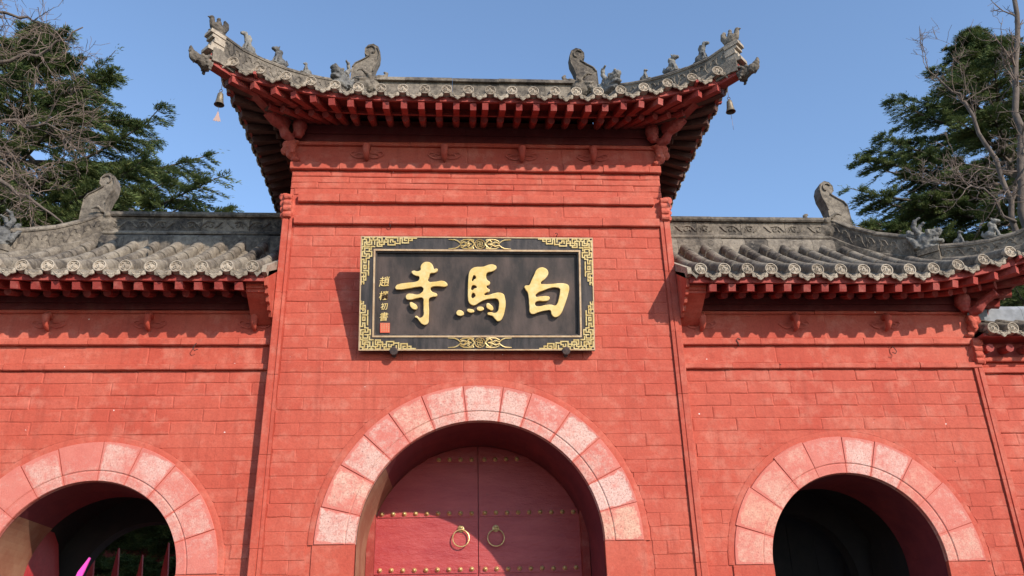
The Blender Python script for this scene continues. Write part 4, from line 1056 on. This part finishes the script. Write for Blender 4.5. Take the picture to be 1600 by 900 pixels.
for x in (-1.045, 1.06):
    b = B(); b.lathe([(.052, 0), (.052, .03), (.045, .036), (.001, .038)], 10); b.lathe([(.018, -.18), (.018, 0)], 8); b.tube([(0, -.05, -.04), (0, -.02, -.10)], [.03, .02], 8)
    br = b.obj('support_bolt', M['iron'], board, True); br.matrix_world = Mx @ Matrix.Translation((x+1.475, -.012, -.005))
    br.parent = board; br.matrix_parent_inverse = Matrix.Identity(4); br.matrix_basis = Matrix.Translation((x+1.475, -.004, -.002))

# ================================================================== SIDE GATES
S0 = .13; WX, WZ, WRI, WRO = 4.415, 2.655, 1.04, 1.497
def side_gate(sg, label):
    gt = thing('side_gate', label, 'gatehouse', 'lower gates either side of the tower')
    XI, XO = 2.57, 6.48
    def X(a, c): return (min(sg*a, sg*c), max(sg*a, sg*c))
    b = B(); x0, x1 = X(XI, XO-.01)
    arch_slab(b, x0, x1, 0, 6.15, S0+.005, 1.08, sg*WX, WZ, WRI, True, True)
    wl = b.obj('wall', M['wall'], gt)
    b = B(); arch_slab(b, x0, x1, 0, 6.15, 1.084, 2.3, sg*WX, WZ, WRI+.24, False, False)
    arch_slab(b, x0, x1, 0, 6.15, 2.301, 2.55, sg*WX, WZ-.02, WRI-.10, True, True); b.obj('inner_passage', M['dark'], gt)  # chamber coloured near-black in place of real shade
    z = 5.02-.158/2; k = 0; low = B(); x0, x1 = X(2.59, XO-.135)
    while z > .05:
        course(wl, x0, x1, z, .158, .545, S0, (k % 2)*.27+rand(-.04, .04), [(sg*WX, WZ, WRO+.07)], M['wall'], coll=None if z > 2.3 else low); z -= .158; k += 1
    low.obj('lower_bricks', M['wall'], wl, kind='stuff')
    x0, x1 = X(2.58, XO-.02)
    course(wl, x0, x1, 5.22, .235, 1.5, S0+.002, rand(.1, .7), [], M['wall'], gap=.005)
    course(wl, x0, x1, 5.60, .33, 2.2, S0+.002, rand(.1, .7), [], M['wall'], gap=.004)
    band(wl, x0, x1, 5.02, 5.10, S0, .045, M['wall'], .66); band(wl, x0, x1, 5.34, 5.43, S0, .050, M['wall'], .9); band(wl, x0, x1, 5.77, 5.815, S0, .03, M['wall'], 1.6, 'frieze_moulding')
    b = B(); b.box(x0, x1, S0-.03, S0+.01, 5.817, 5.90); b.box(x0, x1, S0-.055, S0+.01, 5.903, 6.00); b.obj('eave_beam', M['soffit'], gt)
    for x in ((-5.29, -4.08, -2.79) if sg < 0 else (2.86, 4.09, 5.31)): boss(wl, x, S0-.012, 5.64, M['wall'], .92)
    # outer pilaster
    z = 0
    while z < 5.10:
        ln = min(rand(.75, 1.1), 5.10-z); ln = 5.10-z if 5.10-z-ln < .3 else ln; o_ = rand(-.003, .003); b = B(); xa, xb = XO-.125, XO+o_
        prof = [(xa, .012), (xa, -.03+o_), (xa+.035, -.035+o_), (xa+.040, -.022), (xa+.050, -.022), (xa+.055, -.035+o_), (xb-.008, -.035+o_), (xb, -.027), (xb, .05)]
        b.prism([(sg*p[0], p[1]+S0) for p in prof], 'z', z+.002, z+ln-.002); b.obj('pilaster_block', M['wall'], wl); z += ln
    carved_cap(wl, sg*(XO-.04), S0, 5.09, sg, M['wall'])
    L = [('e', (sg*(XO+.02), S0-.03, 5.68), (.10, .09, .09)), ('e', (sg*(XO-.01), S0-.02, 5.56), (.075, .08, .08)), ('t', [(sg*(XO-.03), S0-.08, 5.54), (sg*(XO-.03), S0-.09, 5.64), (sg*(XO-.03), S0-.06, 5.72)], [.035, .05, .045]), ('e', (sg*(XO-.07), S0-.02, 5.47), (.06, .06, .04))]
    link('corner_corbel', remeshed('corner_corbel', L, .010, .004), M['wall'], wl)
    L = [('e', (sg*(XO-.12), S0-.13, 5.93), (.10, .10, .11)), ('e', (sg*(XO-.12), S0-.13, 5.84), (.085, .085, .05)), ('t', [(sg*(XO-.12), S0-.13, 5.82), (sg*(XO-.12), S0-.13, 5.76)], [.06, .045]), ('t', [(sg*(XO-.12), S0-.13, 5.93), (sg*(XO-.12), S0+.05, 5.93)], [.08, .08]),
         ('t', [(sg*(XO-.02), S0-.06, 5.76), (sg*(XO+.06), S0-.14, 5.80), (sg*(XO+.12), S0-.2, 5.88), (sg*(XO+.24), S0-.32, 5.96)], [.06, .075, .06, .06])]
    link('corner_bracket', remeshed('corner_bracket', L, .012, .003), M['wood'], gt)
    # arch
    b = B(); n = 56; vs = []; RIMW = WRO+.07
    for i in range(n+1):
        a = math.pi*i/n; c, s_ = -math.cos(a), math.sin(a)
        for rr, yy in ((WRO-.02, .012), (WRO-.01, -.007), (RIMW-.02, -.010), (RIMW-.002, -.004), (RIMW+.004, .012)): vs.append((sg*WX+c*rr, S0+yy, WZ+s_*rr))
    b.add(vs, [(i*5+k, i*5+k+1, (i+1)*5+k+1, (i+1)*5+k) for i in range(n) for k in range(4)]); b.obj('arch_rim', M['wall'], wl, True)
    voussoirs(wl, sg*WX, WZ, WRI, WRO, S0, 10, M['granite_red'])
    for s2 in (-1, 1):
        z = WZ-.004
        while z > 0:
            h = min(rand(.42, .55), z); b = B(); xa, xb = sg*WX+s2*(WRI+.001), sg*WX+s2*(WRO+.02)
            b.box(min(xa, xb), max(xa, xb), S0-.012+rand(-.003, .003), S0+.04, z-h+.004, z); b.obj('jamb_block', M['wall'], wl); z -= h
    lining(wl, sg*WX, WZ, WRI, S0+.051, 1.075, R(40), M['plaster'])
    for s2 in (-1, 1):    # door leaves standing open inside the passage
        b = B(); x_ = sg*WX+s2*(WRI+.02); pts = [(0, 0), (.98, 0), (.98, 2.9), (.80, 3.25), (.5, 3.45), (.0, 3.55)]
        b.prism([(1.13+p[0], p[1]) for p in pts], 'x', x_, x_+s2*.07); b.obj('open_door_leaf', M['fence'] if sg < 0 else M['dark'], gt)  # right-hand gate's leaves coloured near-black to stand for shade
    # roof
    rf = Roof(7.08, -.55, 1.20, 6.065, .50, .111, .39, .22, 1.8, 2.60, sg)
    bb = roof_body(rf, sg*2.6, sg*7.0, True); vs = []
    for i in range(21):
        w_ = .06+(2*rf.S-.12)*i/20; mx = min(w_, 2*rf.S-w_); vs += [rf.sidep(sg, w_, .1+(max(mx, .11)-.1)*k/5, -.11) for k in range(6)]
    bb.add(vs, [(i*6+k, i*6+k+1, (i+1)*6+k+1, (i+1)*6+k) for i in range(20) for k in range(5)])
    roof = bb.obj('roof', M['soffit'], gt)
    RW = dict(per=.237, f0=.085, f1=.62, fz0=5.888, fz1=6.085, e0=.40, ez0=5.925, ez1=6.05, ws=.68, w=.090, h=.090, board=.10, drip=.092)
    build_roof(roof, rf, [sg], .297, .072, True, RW, .68, .37)
    zr = rf.P(rf.S)-.01
    LB = [(-.19, -.20), (-.18, .04), (-.13, .10), (-.10, .11), (.10, .11), (.13, .10), (.18, .04), (.19, -.20)]
    LM = [(-.135, .112), (-.14, .13), (-.12, .165), (.12, .165), (.14, .13), (.135, .112)]
    LP = [(-.085, .165), (-.085, .40), (.085, .40), (.085, .165)]
    LC = [(-.125, .402), (-.14, .425), (-.13, .47), (-.08, .50), (.08, .50), (.13, .47), (.14, .425), (.125, .402)]
    y = 1.2; xa, xb = sg*2.60, sg*5.30
    for prof, nm, seg in ((LB, 'ridge_base_tile', .33), (LM, 'ridge_moulding', .8), (LC, 'ridge_cap', .8)): ridge_course(roof, (xa, y, zr), (xb, y, zr), prof, M['ridge'], seg, nm)
    n = 4; L = (xb-xa)/n
    for i in range(n):
        x0, x1 = xa+L*i, xa+L*(i+1); c = (x0+x1)/2; b = B(); b.box(-abs(L)/2+.003, abs(L)/2-.003, -.085, .085, .166, .40)
        pn = b.obj('ridge_panel', M['ridge'], roof, mtx=Matrix.Translation((c, y, zr)))
        b = B()
        for q, fl in ((-.27, 1), (.23, -1)): scroll_strokes(b, q*abs(L)*1.05, .283, .135, -.090, fl, .015)
        b.box(-abs(L)/2+.01, abs(L)/2-.01, -.092, -.085, .172, .186); b.box(-abs(L)/2+.01, abs(L)/2-.01, -.092, -.085, .380, .394)
        b.obj('ridge_carving', M['ridge'], pn, True)
    ridge_fin(roof, sg, sg*5.34, y, zr+.62, 1.04, .21); dragon_mouth(roof, sg, sg*5.33, y, zr+.32, 1.15)
    ts = [1.72, 1.5, 1.28, 1.06, .90]
    pth = [rf.front(sg, t, t) for t in ts]; hip_ridge(roof, [p+Vector((0, 0, .02+(.12 if i == 0 else .04 if i == 1 else 0))) for i, p in enumerate(pth)], .40, .18)
    p = rf.front(sg, .84, .84); ang = math.atan2(-1, sg)
    b = B()
    for k, (h0, h1, wd) in enumerate(((-.05, .06, .26), (.065, .11, .22), (.115, .17, .25), (.175, .21, .2))): b.beam(p+Vector((-sg*.10, .10, (h0+h1)/2)), p+Vector((sg*.10, -.10, (h0+h1)/2)), wd, h1-h0)
    b.obj('ridge_end_bricks', M['ridge'], roof)
    put_beast(roof, 'dragon', p+Vector((0, 0, .22)), ang, 1.15, 'ridge', 'ridge_dragon')
    ts = [.74, .56, .38, .2, .03, -.04]; pth = [rf.front(sg, t, t)+Vector((0, 0, .02)) for t in ts]; hip_ridge(roof, pth, .27, .14)
    for kind, t, s_ in (('small', .58, 1.0), ('lion', .34, 1.0), ('bird', .02, 1.0)): put_beast(roof, kind, rf.front(sg, t, t)+Vector((0, 0, .29)), ang, s_)
    b = B(); b.beam(Vector((sg*6.38, .18, 6.12)), rf.front(sg, .1, .1)+Vector((0, 0, -.08)), .15, .16, .14, .15); tip = rf.front(sg, 0, 0)
    b.beam(rf.front(sg, .3, .3)+Vector((0, 0, -.15)), tip+Vector((sg*.05, -.05, -.07)), .13, .15); b.obj('corner_beam', M['wood'], roof)
    eave_head(roof, tip+Vector((sg*.08, -.07, -.14)), ang, .86)
    # corbel that carries the eave where it dies into the tower
    b = B(); prof = [(S0+.01, 5.60), (S0-.04, 5.62), (-.10, 5.74), (-.32, 5.86), (-.345, 5.862), (-.35, 5.895), (-.372, 5.90), (-.378, 5.935), (-.40, 5.94), (-.405, 5.978), (-.425, 5.98), (-.43, 6.05), (-.30, 6.10), (S0+.01, 6.30)]
    xa, xb = X(2.585, 2.83); b.prism([(p[0], p[1]) for p in prof], 'x', xa, xb); b.obj('eave_corbel', M['wall'], wl)
    b = B(); pj = [(S0, 5.62), (.02, 5.66), (-.05, 5.655), (-.10, 5.71), (-.16, 5.70), (-.2, 5.76), (-.27, 5.77), (-.30, 5.83), (-.36, 5.84), (-.385, 5.90), (-.44, 5.91), (-.46, 6.00), (-.43, 6.10), (S0, 6.40)]
    xa, xb = X(2.50 if False else 2.562, 2.60); b.prism(pj, 'x', xa, xb); b.obj('mortar_fillet', M['wall'], wl)
    b = B(); pj = [(-.56, 6.03), (-.55, 6.12), (.3, 6.62), (1.2, 7.34), (1.2, 7.2), (.3, 6.48), (-.45, 6.02)]; xa, xb = X(2.562, 2.615); b.prism(pj, 'x', xa, xb); b.obj('roof_mortar_edge', M['disc'], roof)
    return gt
gl = side_gate(-1, 'lower red side gate left of the tower, tree and red pickets seen through its arch')
gr = side_gate(1, 'lower red side gate right of the tower, with a dark empty archway')

# little iron hooks and bent wires left in the joints
def hook(parent, x, y, z, s=1.0, f=1):
    b = B(); b.tube([(0, .02, 0), (0, -.03, 0), (f*.01*s, -.045, -.03*s), (f*.03*s, -.045, -.07*s), (f*.01*s, -.045, -.10*s), (-f*.03*s, -.045, -.085*s)], .0055, 5); b.obj('iron_hook', M['iron'], parent, True, mtx=Matrix.Translation((x, y, z)))
hook(gl, -3.47, S0-.02, 5.36, 1.0, -1); hook(gr, 3.31, S0-.01, 5.33, -.9, 1); hook(gr, 5.33, S0-.01, 5.31, 1.0, 1); hook(gate, -1.15, -.01, 6.93, -.7, 1); hook(gate, 1.02, -.01, 6.80, -.5, -1); hook(gl, -5.95, S0-.01, 5.30, .8, 1)
# ================================================================== FLANKING WALLS
def flank(sg, label):
    t = thing('courtyard_wall', label, 'wall')
    Y = S0+.12; x0, x1 = 6.49, 15.5
    def X(a, c): return (min(sg*a, sg*c), max(sg*a, sg*c))
    b = B(); a, c = X(x0, x1); b.box(a, c, Y+.014, Y+.55, 0, 5.22); wl = b.obj('wall', M['wall'], t)
    z = 4.99-.079; k = 0; low = B(); a, c = X(x0, 9.6)
    while z > .05:
        course(wl, a, c, z, .158, .545, Y, (k % 2)*.27, [], M['wall'], coll=None if z > 3.2 else low); z -= .158; k += 1
    low.obj('lower_bricks', M['wall'], wl, kind='stuff')
    a, c = X(x0, x1); band(wl, a, c, 4.99, 5.07, Y, .045, M['wall'], .8); course(wl, a, c, 5.105, .06, 1.5, Y, 0, [], M['wall']); band(wl, a, c, 5.14, 5.21, Y, .06, M['wall'], .8)
    # round eave poles and tiled coping
    rb = B(); rb.box(a, c, Y-.30, Y+.8, 5.40, 5.44); rb.box(a, c, Y-.03, Y+.55, 5.2, 5.40); roof = rb.obj('coping', M['wood'], t)
    tile, disc, drip = half_tile(.30, .07), disc_tile(.074), drip_tile(.2, .09)
    n = 12
    for i in range(34):
        xx = sg*(x0+.10+.285*i*.93)
        if abs(xx) > x1: break
        b = B(); b.tube([(0, -.22, 5.27), (0, .02, 5.30)], .055, 8); b.obj('eave_pole', M['wood'], roof, True, mtx=Matrix.Translation((xx, Y, 0)))
        for k in range(3):
            yy = -.36+.26*k; zz = 5.47+(yy+.36)*.5; link('barrel_tile', tile, M['tile'], roof, frame(Vector((xx, Y+yy, zz+rand(-.004, .004))), (0, 1, .5)))
        link('eave_disc', disc, M['disc'], roof, Matrix.Translation((xx, Y-.37, 5.485)) @ Matrix.Rotation(rand(-.1, .1), 4, 'Y'))
        link('drip_tile', drip, M['disc'], roof, Matrix.Translation((xx+.132, Y-.365, 5.455)))
    b = B(); b.add([(a, Y-.34, 5.46), (c, Y-.34, 5.46), (c, Y+.36, 5.80), (a, Y+.36, 5.80)], [(0, 1, 2, 3)]); b.add([(a, Y+.36, 5.80), (c, Y+.36, 5.80), (c, Y+.95, 5.46), (a, Y+.95, 5.46)], [(0, 1, 2, 3)]); b.obj('pan_tiles', M['tile'], roof, kind='stuff')
    ridge_course(roof, (a, Y+.36, 5.80), (c, Y+.36, 5.80), [(-.12, -.05), (-.12, .2), (-.06, .27), (.06, .27), (.12, .2), (.12, -.05)], M['greywash'], 1.0, 'ridge_cap')
flank(1, 'low red courtyard wall with grey tiled coping at the right edge')

# ================================================================== THINGS SEEN THROUGH THE LEFT ARCH
fence = thing('picket_fence', 'red picket fence with pointed tips seen through the left arch', 'fence', None, (-4.9, 4.0, 0))
for i in range(9):
    b = B(); x = -1.3+.37*i; h = 3.45+rand(-.10, .10); wd = .05
    b.prism([(x-wd, 0), (x+wd, 0), (x+wd, h-.45), (x+.004, h), (x-.004, h), (x-wd, h-.45)], 'y', -.03, .03); b.obj('picket', M['fence'], fence)
b = B(); b.box(-1.5, 1.9, .035, .09, 1.0, 1.12); b.box(-1.5, 1.9, .035, .09, 2.4, 2.52); b.obj('rail', M['fence'], fence)
b = B(); b.box(-2.5, 2.5, 0, .35, 0, 2.72); b.box(-2.55, 2.55, -.05, .40, 2.723, 2.86); lw = b.obj('stone_screen', M['sand'], None, mtx=Matrix.Translation((-4.8, 4.6, 0)))
tag(lw, 'sandy stone screen wall behind the red pickets in the left arch', 'wall')
pn = thing('guide_flag', 'bright pink and yellow pointed flag held up before the left arch', 'flag', None, (-3.52, -2.0, 0))
b = B(); b.tube([(-.06, 0, 0), (-.06, 0, 2.4)], .012, 8); b.obj('pole', M['iron'], pn)
b = B(); b.prism([(-.075, 2.30), (-.03, 2.30), (.055, 2.585), (.045, 2.59), (-.03, 2.47)], 'y', -.01, .01); b.obj('pennant', M['pink'], pn)
b = B(); b.prism([(-.12, 2.18), (.0, 2.18), (-.028, 2.40), (-.078, 2.38)], 'y', -.02, -.011); b.obj('yellow_panel', M['yellow'], pn)

# ================================================================== TREES
def tube_np(paths, n=5):
    """paths: list of (pts (k,3), radii (k)) -> V, F"""
    V = []; F = []; o = 0
    for P, r in paths:
        P = np.asarray(P, float); r = np.asarray(r, float); k = len(P)
        T = np.gradient(P, axis=0); T /= np.linalg.norm(T, axis=1)[:, None]+1e-9
        ref = np.where(np.abs(T[:, 2:3]) < .9, np.array([[0, 0, 1.]]), np.array([[1., 0, 0]]))
        A = np.cross(T, ref); A /= np.linalg.norm(A, axis=1)[:, None]+1e-9; Bv = np.cross(A, T)
        an = np.arange(n)*2*np.pi/n
        ringv = P[:, None]+(A[:, None]*np.cos(an)[None, :, None]+Bv[:, None]*np.sin(an)[None, :, None])*r[:, None, None]
        V.append(ringv.reshape(-1, 3)); i = np.arange(k-1)[:, None]*n; j = np.arange(n)[None]
        F.append(np.stack([i+j, i+(j+1) % n, i+n+(j+1) % n, i+n+j], -1).reshape(-1, 4)+o); o += k*n
    return np.concatenate(V), np.concatenate(F)
def cedar(name, label, x, y, H, prof, zlo, nb, extra=(), sector=None, dens=1.0, group='dark evergreens behind the gates'):
    t = thing(name, label, 'tree', group, (x, y, 0))
    V, F = tube_np([([(0, 0, 0), (.1, 0, H*.35), (-.05, .05, H*.7), (0, 0, H)], (.32, .24, .12, .02))], 10)
    link('trunk', fast_mesh('trunk', V, F, True), M['bark'], t)
    limbs = []; nB = []; nD = []
    def bough(p0, az, L, el, droop, up=0.0):
        k = 9; s = np.linspace(0, 1, k); d = np.array([math.cos(az), math.sin(az), 0])
        z = L*(el*s-droop*s**2+up*s**4); P = p0+d*(L*s)[:, None]; P[:, 2] += z
        P[:, :2] += RNG.normal(0, .03*L/4, (k, 2))*s[:, None]
        limbs.append((P, np.linspace(.055*max(L, 1)/4+.012, .008, k)))
        m = int((18+L*9)*dens); ts = RNG.uniform(.10, 1.0, m)**.85; side = RNG.choice([-1, 1], m)
        for tt, sd in zip(ts, side):
            q = np.array([np.interp(tt, s, P[:, c]) for c in range(3)])
            l = (.20+.34*L*(1-tt)**.75*RNG.uniform(.5, 1.1))*(.55+.45*min(1, tt*3)); l = min(l, 1.5)
            a2 = az+sd*RNG.uniform(.45, 1.05); dr = np.array([math.cos(a2), math.sin(a2), RNG.uniform(-.22, .06)])
            kk = max(4, int(l/.028)); u = RNG.uniform(0, 1, kk*7)
            base = q+dr*(l*u)[:, None]; base[:, 2] -= .22*l*u**2
            base += RNG.normal(0, 1, base.shape)*np.array([.038, .038, .014])
            nd = dr*1.0+RNG.normal(0, .34, base.shape)*np.array([1, 1, .7])+np.array([0, 0, .20]); nB.append(base); nD.append(nd)
            if l > .5: limbs.append((np.stack([q, q+dr*l*.5, q+dr*l*.95-np.array([0, 0, .2*l])]), (.012, .008, .003)))
        # tip plume
        u = RNG.uniform(.55, 1.04, 70); base = p0+d*(L*u)[:, None]; base[:, 2] = p0[2]+L*(el*u-droop*u**2+up*u**4); base += RNG.normal(0, .035, base.shape)
        nB.append(base); nD.append(d*1.0+RNG.normal(0, .4, base.shape))
    for i in range(nb):
        f = (i+RNG.uniform(0, 1))/nb; z = zlo+(H-.4-zlo)*f**.9; L = np.interp(z/H, prof[0], prof[1])*RNG.uniform(.62, 1.08); az = i*2.39996+RNG.uniform(-.3, .3)
        bough(np.array([0, 0, z]), az, max(L, .35), RNG.uniform(.10, .38), RNG.uniform(.12, .36), RNG.uniform(0, .14))
    for (ex, ey, ez, z0, el, dr_) in extra:
        dx, dy = ex-x, ey-y; L = math.hypot(dx, dy); bough(np.array([0, 0, z0]), math.atan2(dy, dx), L, el, dr_, ((ez-z0)/L-el+dr_))
    for i in range(26):   # leader
        bough(np.array([0, 0, H-1.5+1.45*i/26]), i*2.4, .55*(1-i/26)+.12, .9, .1)
    V, F = tube_np(limbs, 5); link('branches', fast_mesh('branches', V, F, True), M['bark'], t)
    Bp = np.concatenate(nB); D = np.concatenate(nD); D /= np.linalg.norm(D, axis=1)[:, None]
    n = len(Bp); ln = RNG.uniform(.06, .12, n)[:, None]; wd = RNG.uniform(.006, .011, n)[:, None]
    sd = np.cross(D, RNG.normal(0, 1, (n, 3))); sd /= np.linalg.norm(sd, axis=1)[:, None]+1e-9
    V = np.empty((n, 4, 3)); V[:, 0] = Bp; V[:, 1] = Bp+D*ln*.5+sd*wd; V[:, 2] = Bp+D*ln; V[:, 3] = Bp+D*ln*.5-sd*wd
    F = np.arange(n*4).reshape(n, 4); cr = link('crown', fast_mesh('crown', V.reshape(-1, 3), F), M['needles'], t); cr['kind'] = 'stuff'
    return t, n
PF = ([0, .2, .55, .62, .78, .9, 1.0], [6.0, 6.2, 6.0, 5.4, 3.9, 2.0, .3])
c1 = cedar('cedar_tree', 'dark cedar behind the left side gate, long boughs reaching right over its ridge', -10.8, 8.0, 16.9, PF, 5.0, 96, [(-5.0, 5.0, 10.75, 9.6, .30, .20), (-5.4, 5.2, 10.4, 9.2, .3, .25), (-6.0, 5.3, 10.9, 9.9, .28, .22), (-6.3, 5.8, 10.2, 9.0, .3, .25), (-6.9, 6.4, 13.45, 11.9, .35, .2), (-7.3, 7, 12.5, 11.3, .3, .2), (-8.6, 7.2, 15.6, 14.0, .55, .1), (-6.6, 5.5, 11.6, 10.6, .3, .25), (-9.6, 7.0, 14.2, 13.0, .5, .2)])
c2 = cedar('cedar_tree', 'dark cedar at the far left edge, its crown beyond the taller cedar', -15.6, 9.5, 15.4, PF, 8.0, 34)
c3 = cedar('cedar_tree', 'dark cedar behind the right side gate with feathery boughs against the sky', 14.4, 8.6, 18.0, ([0, .2, .6, .72, .85, .95, 1.0], [5.6, 6.6, 5.6, 4.4, 2.6, 1.2, .3]), 6.5, 112, [(9.6, 7.6, 12.0, 11.6, .2, .3), (9.4, 7.4, 11.2, 10.6, .25, .3), (10.3, 7.4, 13.6, 12.8, .3, .25), (9.8, 7.2, 10.4, 9.8, .25, .25)])
c4 = cedar('cedar_tree', 'dark cedar behind the bare trunk at the right edge', 18.9, 11.0, 16.5, PF, 8.0, 36)
SP = ([0, .15, .5, .8, 1.0], [2.8, 3.0, 2.6, 1.2, .2])
for (ex_, ey_, eh_, lab_) in ((-5.6, 9.0, 8.6, 'bushy evergreen standing behind the red pickets in the left arch'), (-8.3, 9.5, 8.8, 'bushy evergreen left of the one behind the red pickets in the left arch')):
    cedar('evergreen_tree', lab_, ex_, ey_, eh_, SP, .6, 95, group='evergreens inside the courtyard', dens=1.3)
hall = thing('added_temple_hall', 'dark temple hall added deep in the courtyard to block the sky behind the left arch', 'hall', None, (-9, 22, 0))
b = B(); b.box(-12, 12, 0, 6, 0, 6.6); b.obj('wall', M['soffit'], hall)  # added hall, coloured dark, hides open sky behind the left arch
for i in range(9):
    b = B(); b.lathe([(.24, 0), (.22, .1), (.21, 6.3)], 12, (-11.2+2.8*i, -1.6, 0)); b.obj('column', M['soffit'], hall, True)
b = B(); b.prism([(-3.2, 6.3), (-1.5, 7.0), (1, 8.6), (3, 10.6), (5, 8.6), (8, 6.3), (8, 6.1), (3, 10.2), (-3.2, 6.1)], 'x', -13.5, 13.5); b.obj('roof', M['tile'], hall)
screen = thing('added_shadow_screen', 'added near-black screen that stands in for the shadow in the right archway', 'screen', None, (5.6, 3.05, 0))
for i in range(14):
    b = B(); b.box(-2.1+.4*i, -2.1+.4*i+.394, rand(-.004, .004), .06, .12, 5.4); b.obj('plank', M['dark'], screen)  # added planks, near-black so the right arch reads as shadow
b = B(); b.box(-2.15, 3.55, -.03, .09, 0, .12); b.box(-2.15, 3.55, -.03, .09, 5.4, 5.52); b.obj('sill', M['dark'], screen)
def bare(label, base, limbs, depth=3, seed=1, spread=.75, group='leafless trees in front of the cedars', twl=.75, ntw=1.0, droop=0.0):
    rg = np.random.default_rng(seed); t = thing('bare_tree', label, 'tree', group, base); paths = {0: [], 1: []}; b0 = np.array(base, float)
    def grow(p, d, L, r, lev):
        k = 6; P = [p]; dd = d/np.linalg.norm(d)
        for i in range(k-1):
            dd = dd+rg.normal(0, .16, 3)+np.array([0, 0, .05-droop*(i/k)]); dd /= np.linalg.norm(dd); P.append(P[-1]+dd*L/(k-1))
        P = np.array(P); paths[1].append((P-b0, np.linspace(r, max(r*.35, .0035), k)))
        if lev <= 0: return
        m = int((4+L*2.5)*ntw)
        for _ in range(m):
            i = rg.uniform(.8, k-1.05); a = int(i); q = P[a]+(P[a+1]-P[a])*(i-a); dl = P[a+1]-P[a]; dl /= np.linalg.norm(dl)
            nd = dl*.75+rg.normal(0, spread, 3); grow(q, nd, L*rg.uniform(.35, .62)*twl/.75, max(r*.5, .0045), lev-1)
    for pts, r0, r1, n_side, ln in limbs:
        P = np.array(pts, float); seg = np.linspace(0, len(P)-1, (len(P)-1)*4+1)
        Q = np.stack([np.interp(seg, np.arange(len(P)), P[:, c]) for c in range(3)], 1)+rg.normal(0, .035, (len(seg), 3))
        paths[0].append((Q-b0, np.linspace(r0, r1, len(Q))))
        for _ in range(n_side):
            i = rg.uniform(.15*(len(Q)-1) if n_side < 60 else .2*(len(Q)-1), len(Q)-1.02); a = int(i); q = Q[a]+(Q[a+1]-Q[a])*(i-a); dl = Q[a+1]-Q[a]; dl /= np.linalg.norm(dl)
            grow(q, dl*.45+rg.normal(0, .7, 3)+np.array([0, -.1, .05]), ln*rg.uniform(.5, 1.15), max(r1*.7, .010), depth-1)
    V, F = tube_np(paths[0], 8); link('trunk', fast_mesh('trunk', V, F, True), M['bark'], t)
    V, F = tube_np(paths[1], 4); tw = link('twigs', fast_mesh('twigs', V, F, True), M['twig'], t); tw['kind'] = 'stuff'
    return t
bare('leafless pale tree at the left edge, long arching twigs spread before the cedar', (-10.3, 3.6, 0),
     [([(-10.3, 3.6, 0), (-10.2, 3.6, 5), (-10.4, 3.5, 9), (-10.2, 3.5, 12), (-9.9, 3.6, 14.5), (-9.8, 3.5, 16)], .22, .04, 14, 1.6),
      ([(-10.3, 3.5, 10.6), (-9.5, 3.5, 11.5), (-8.88, 3.5, 12.25), (-8.07, 3.5, 12.62), (-7.5, 3.5, 13.1)], .065, .012, 12, 1.1),
      ([(-10.3, 3.5, 9.8), (-9.2, 3.3, 9.9), (-8.02, 3.0, 9.35), (-7.3, 3.0, 8.95), (-6.76, 3.0, 8.50)], .060, .012, 10, .8),
      ([(-10.3, 3.5, 9.2), (-9.2, 3.5, 10.4), (-8.5, 3.5, 10.9), (-7.7, 3.5, 10.9), (-7.1, 3.5, 10.3)], .05, .010, 16, 1.0),
      ([(-10.3, 3.5, 11.8), (-9.6, 3.5, 12.9), (-9.1, 3.5, 13.5), (-8.5, 3.5, 13.3), (-8.0, 3.5, 13.0)], .05, .010, 11, .9),
      ([(-10.3, 3.5, 9.5), (-9.4, 3.4, 10.3), (-8.6, 3.3, 10.3), (-8.0, 3.3, 9.8), (-7.4, 3.2, 9.2)], .05, .010, 14, .9)], 3, 5, .55, droop=.12)
bare('tall straight leafless tree trunk with short knobbly twigs at the right edge', (11.3, 5.0, 0),
     [([(11.3, 5.0, 0), (11.3, 5, 6), (11.45, 5, 10.1), (11.95, 5, 12.2), (12.4, 5, 14), (12.85, 5, 15.9), (13.1, 5, 18)], .105, .04, 28, .9)], 3, 8, .8, ntw=.9, droop=-.05)
bare('crooked leafless small tree leaning left in front of the right cedar', (10.4, 4.0, 0),
     [([(10.4, 4, 0), (10.5, 4, 5), (10.45, 4, 9.4), (10.44, 4, 10.7), (10.15, 4, 12.1), (9.9, 4, 12.5), (9.5, 4, 13.0)], .075, .012, 22, 1.0), ([(10.4, 4, 9.3), (9.9, 3.8, 9.9), (9.3, 3.7, 9.9), (8.9, 3.6, 9.9)], .028, .008, 12, .8), ([(10.44, 4, 9.6), (10.9, 3.9, 10.5), (11.2, 3.8, 11.5)], .035, .010, 12, .8)], 3, 21, .8, ntw=.9)
bpy.context.view_layer.update()
print('OBJECTS', len(bpy.data.objects), 'TRIS', sum(len(m.polygons)*2 for m in bpy.data.meshes))
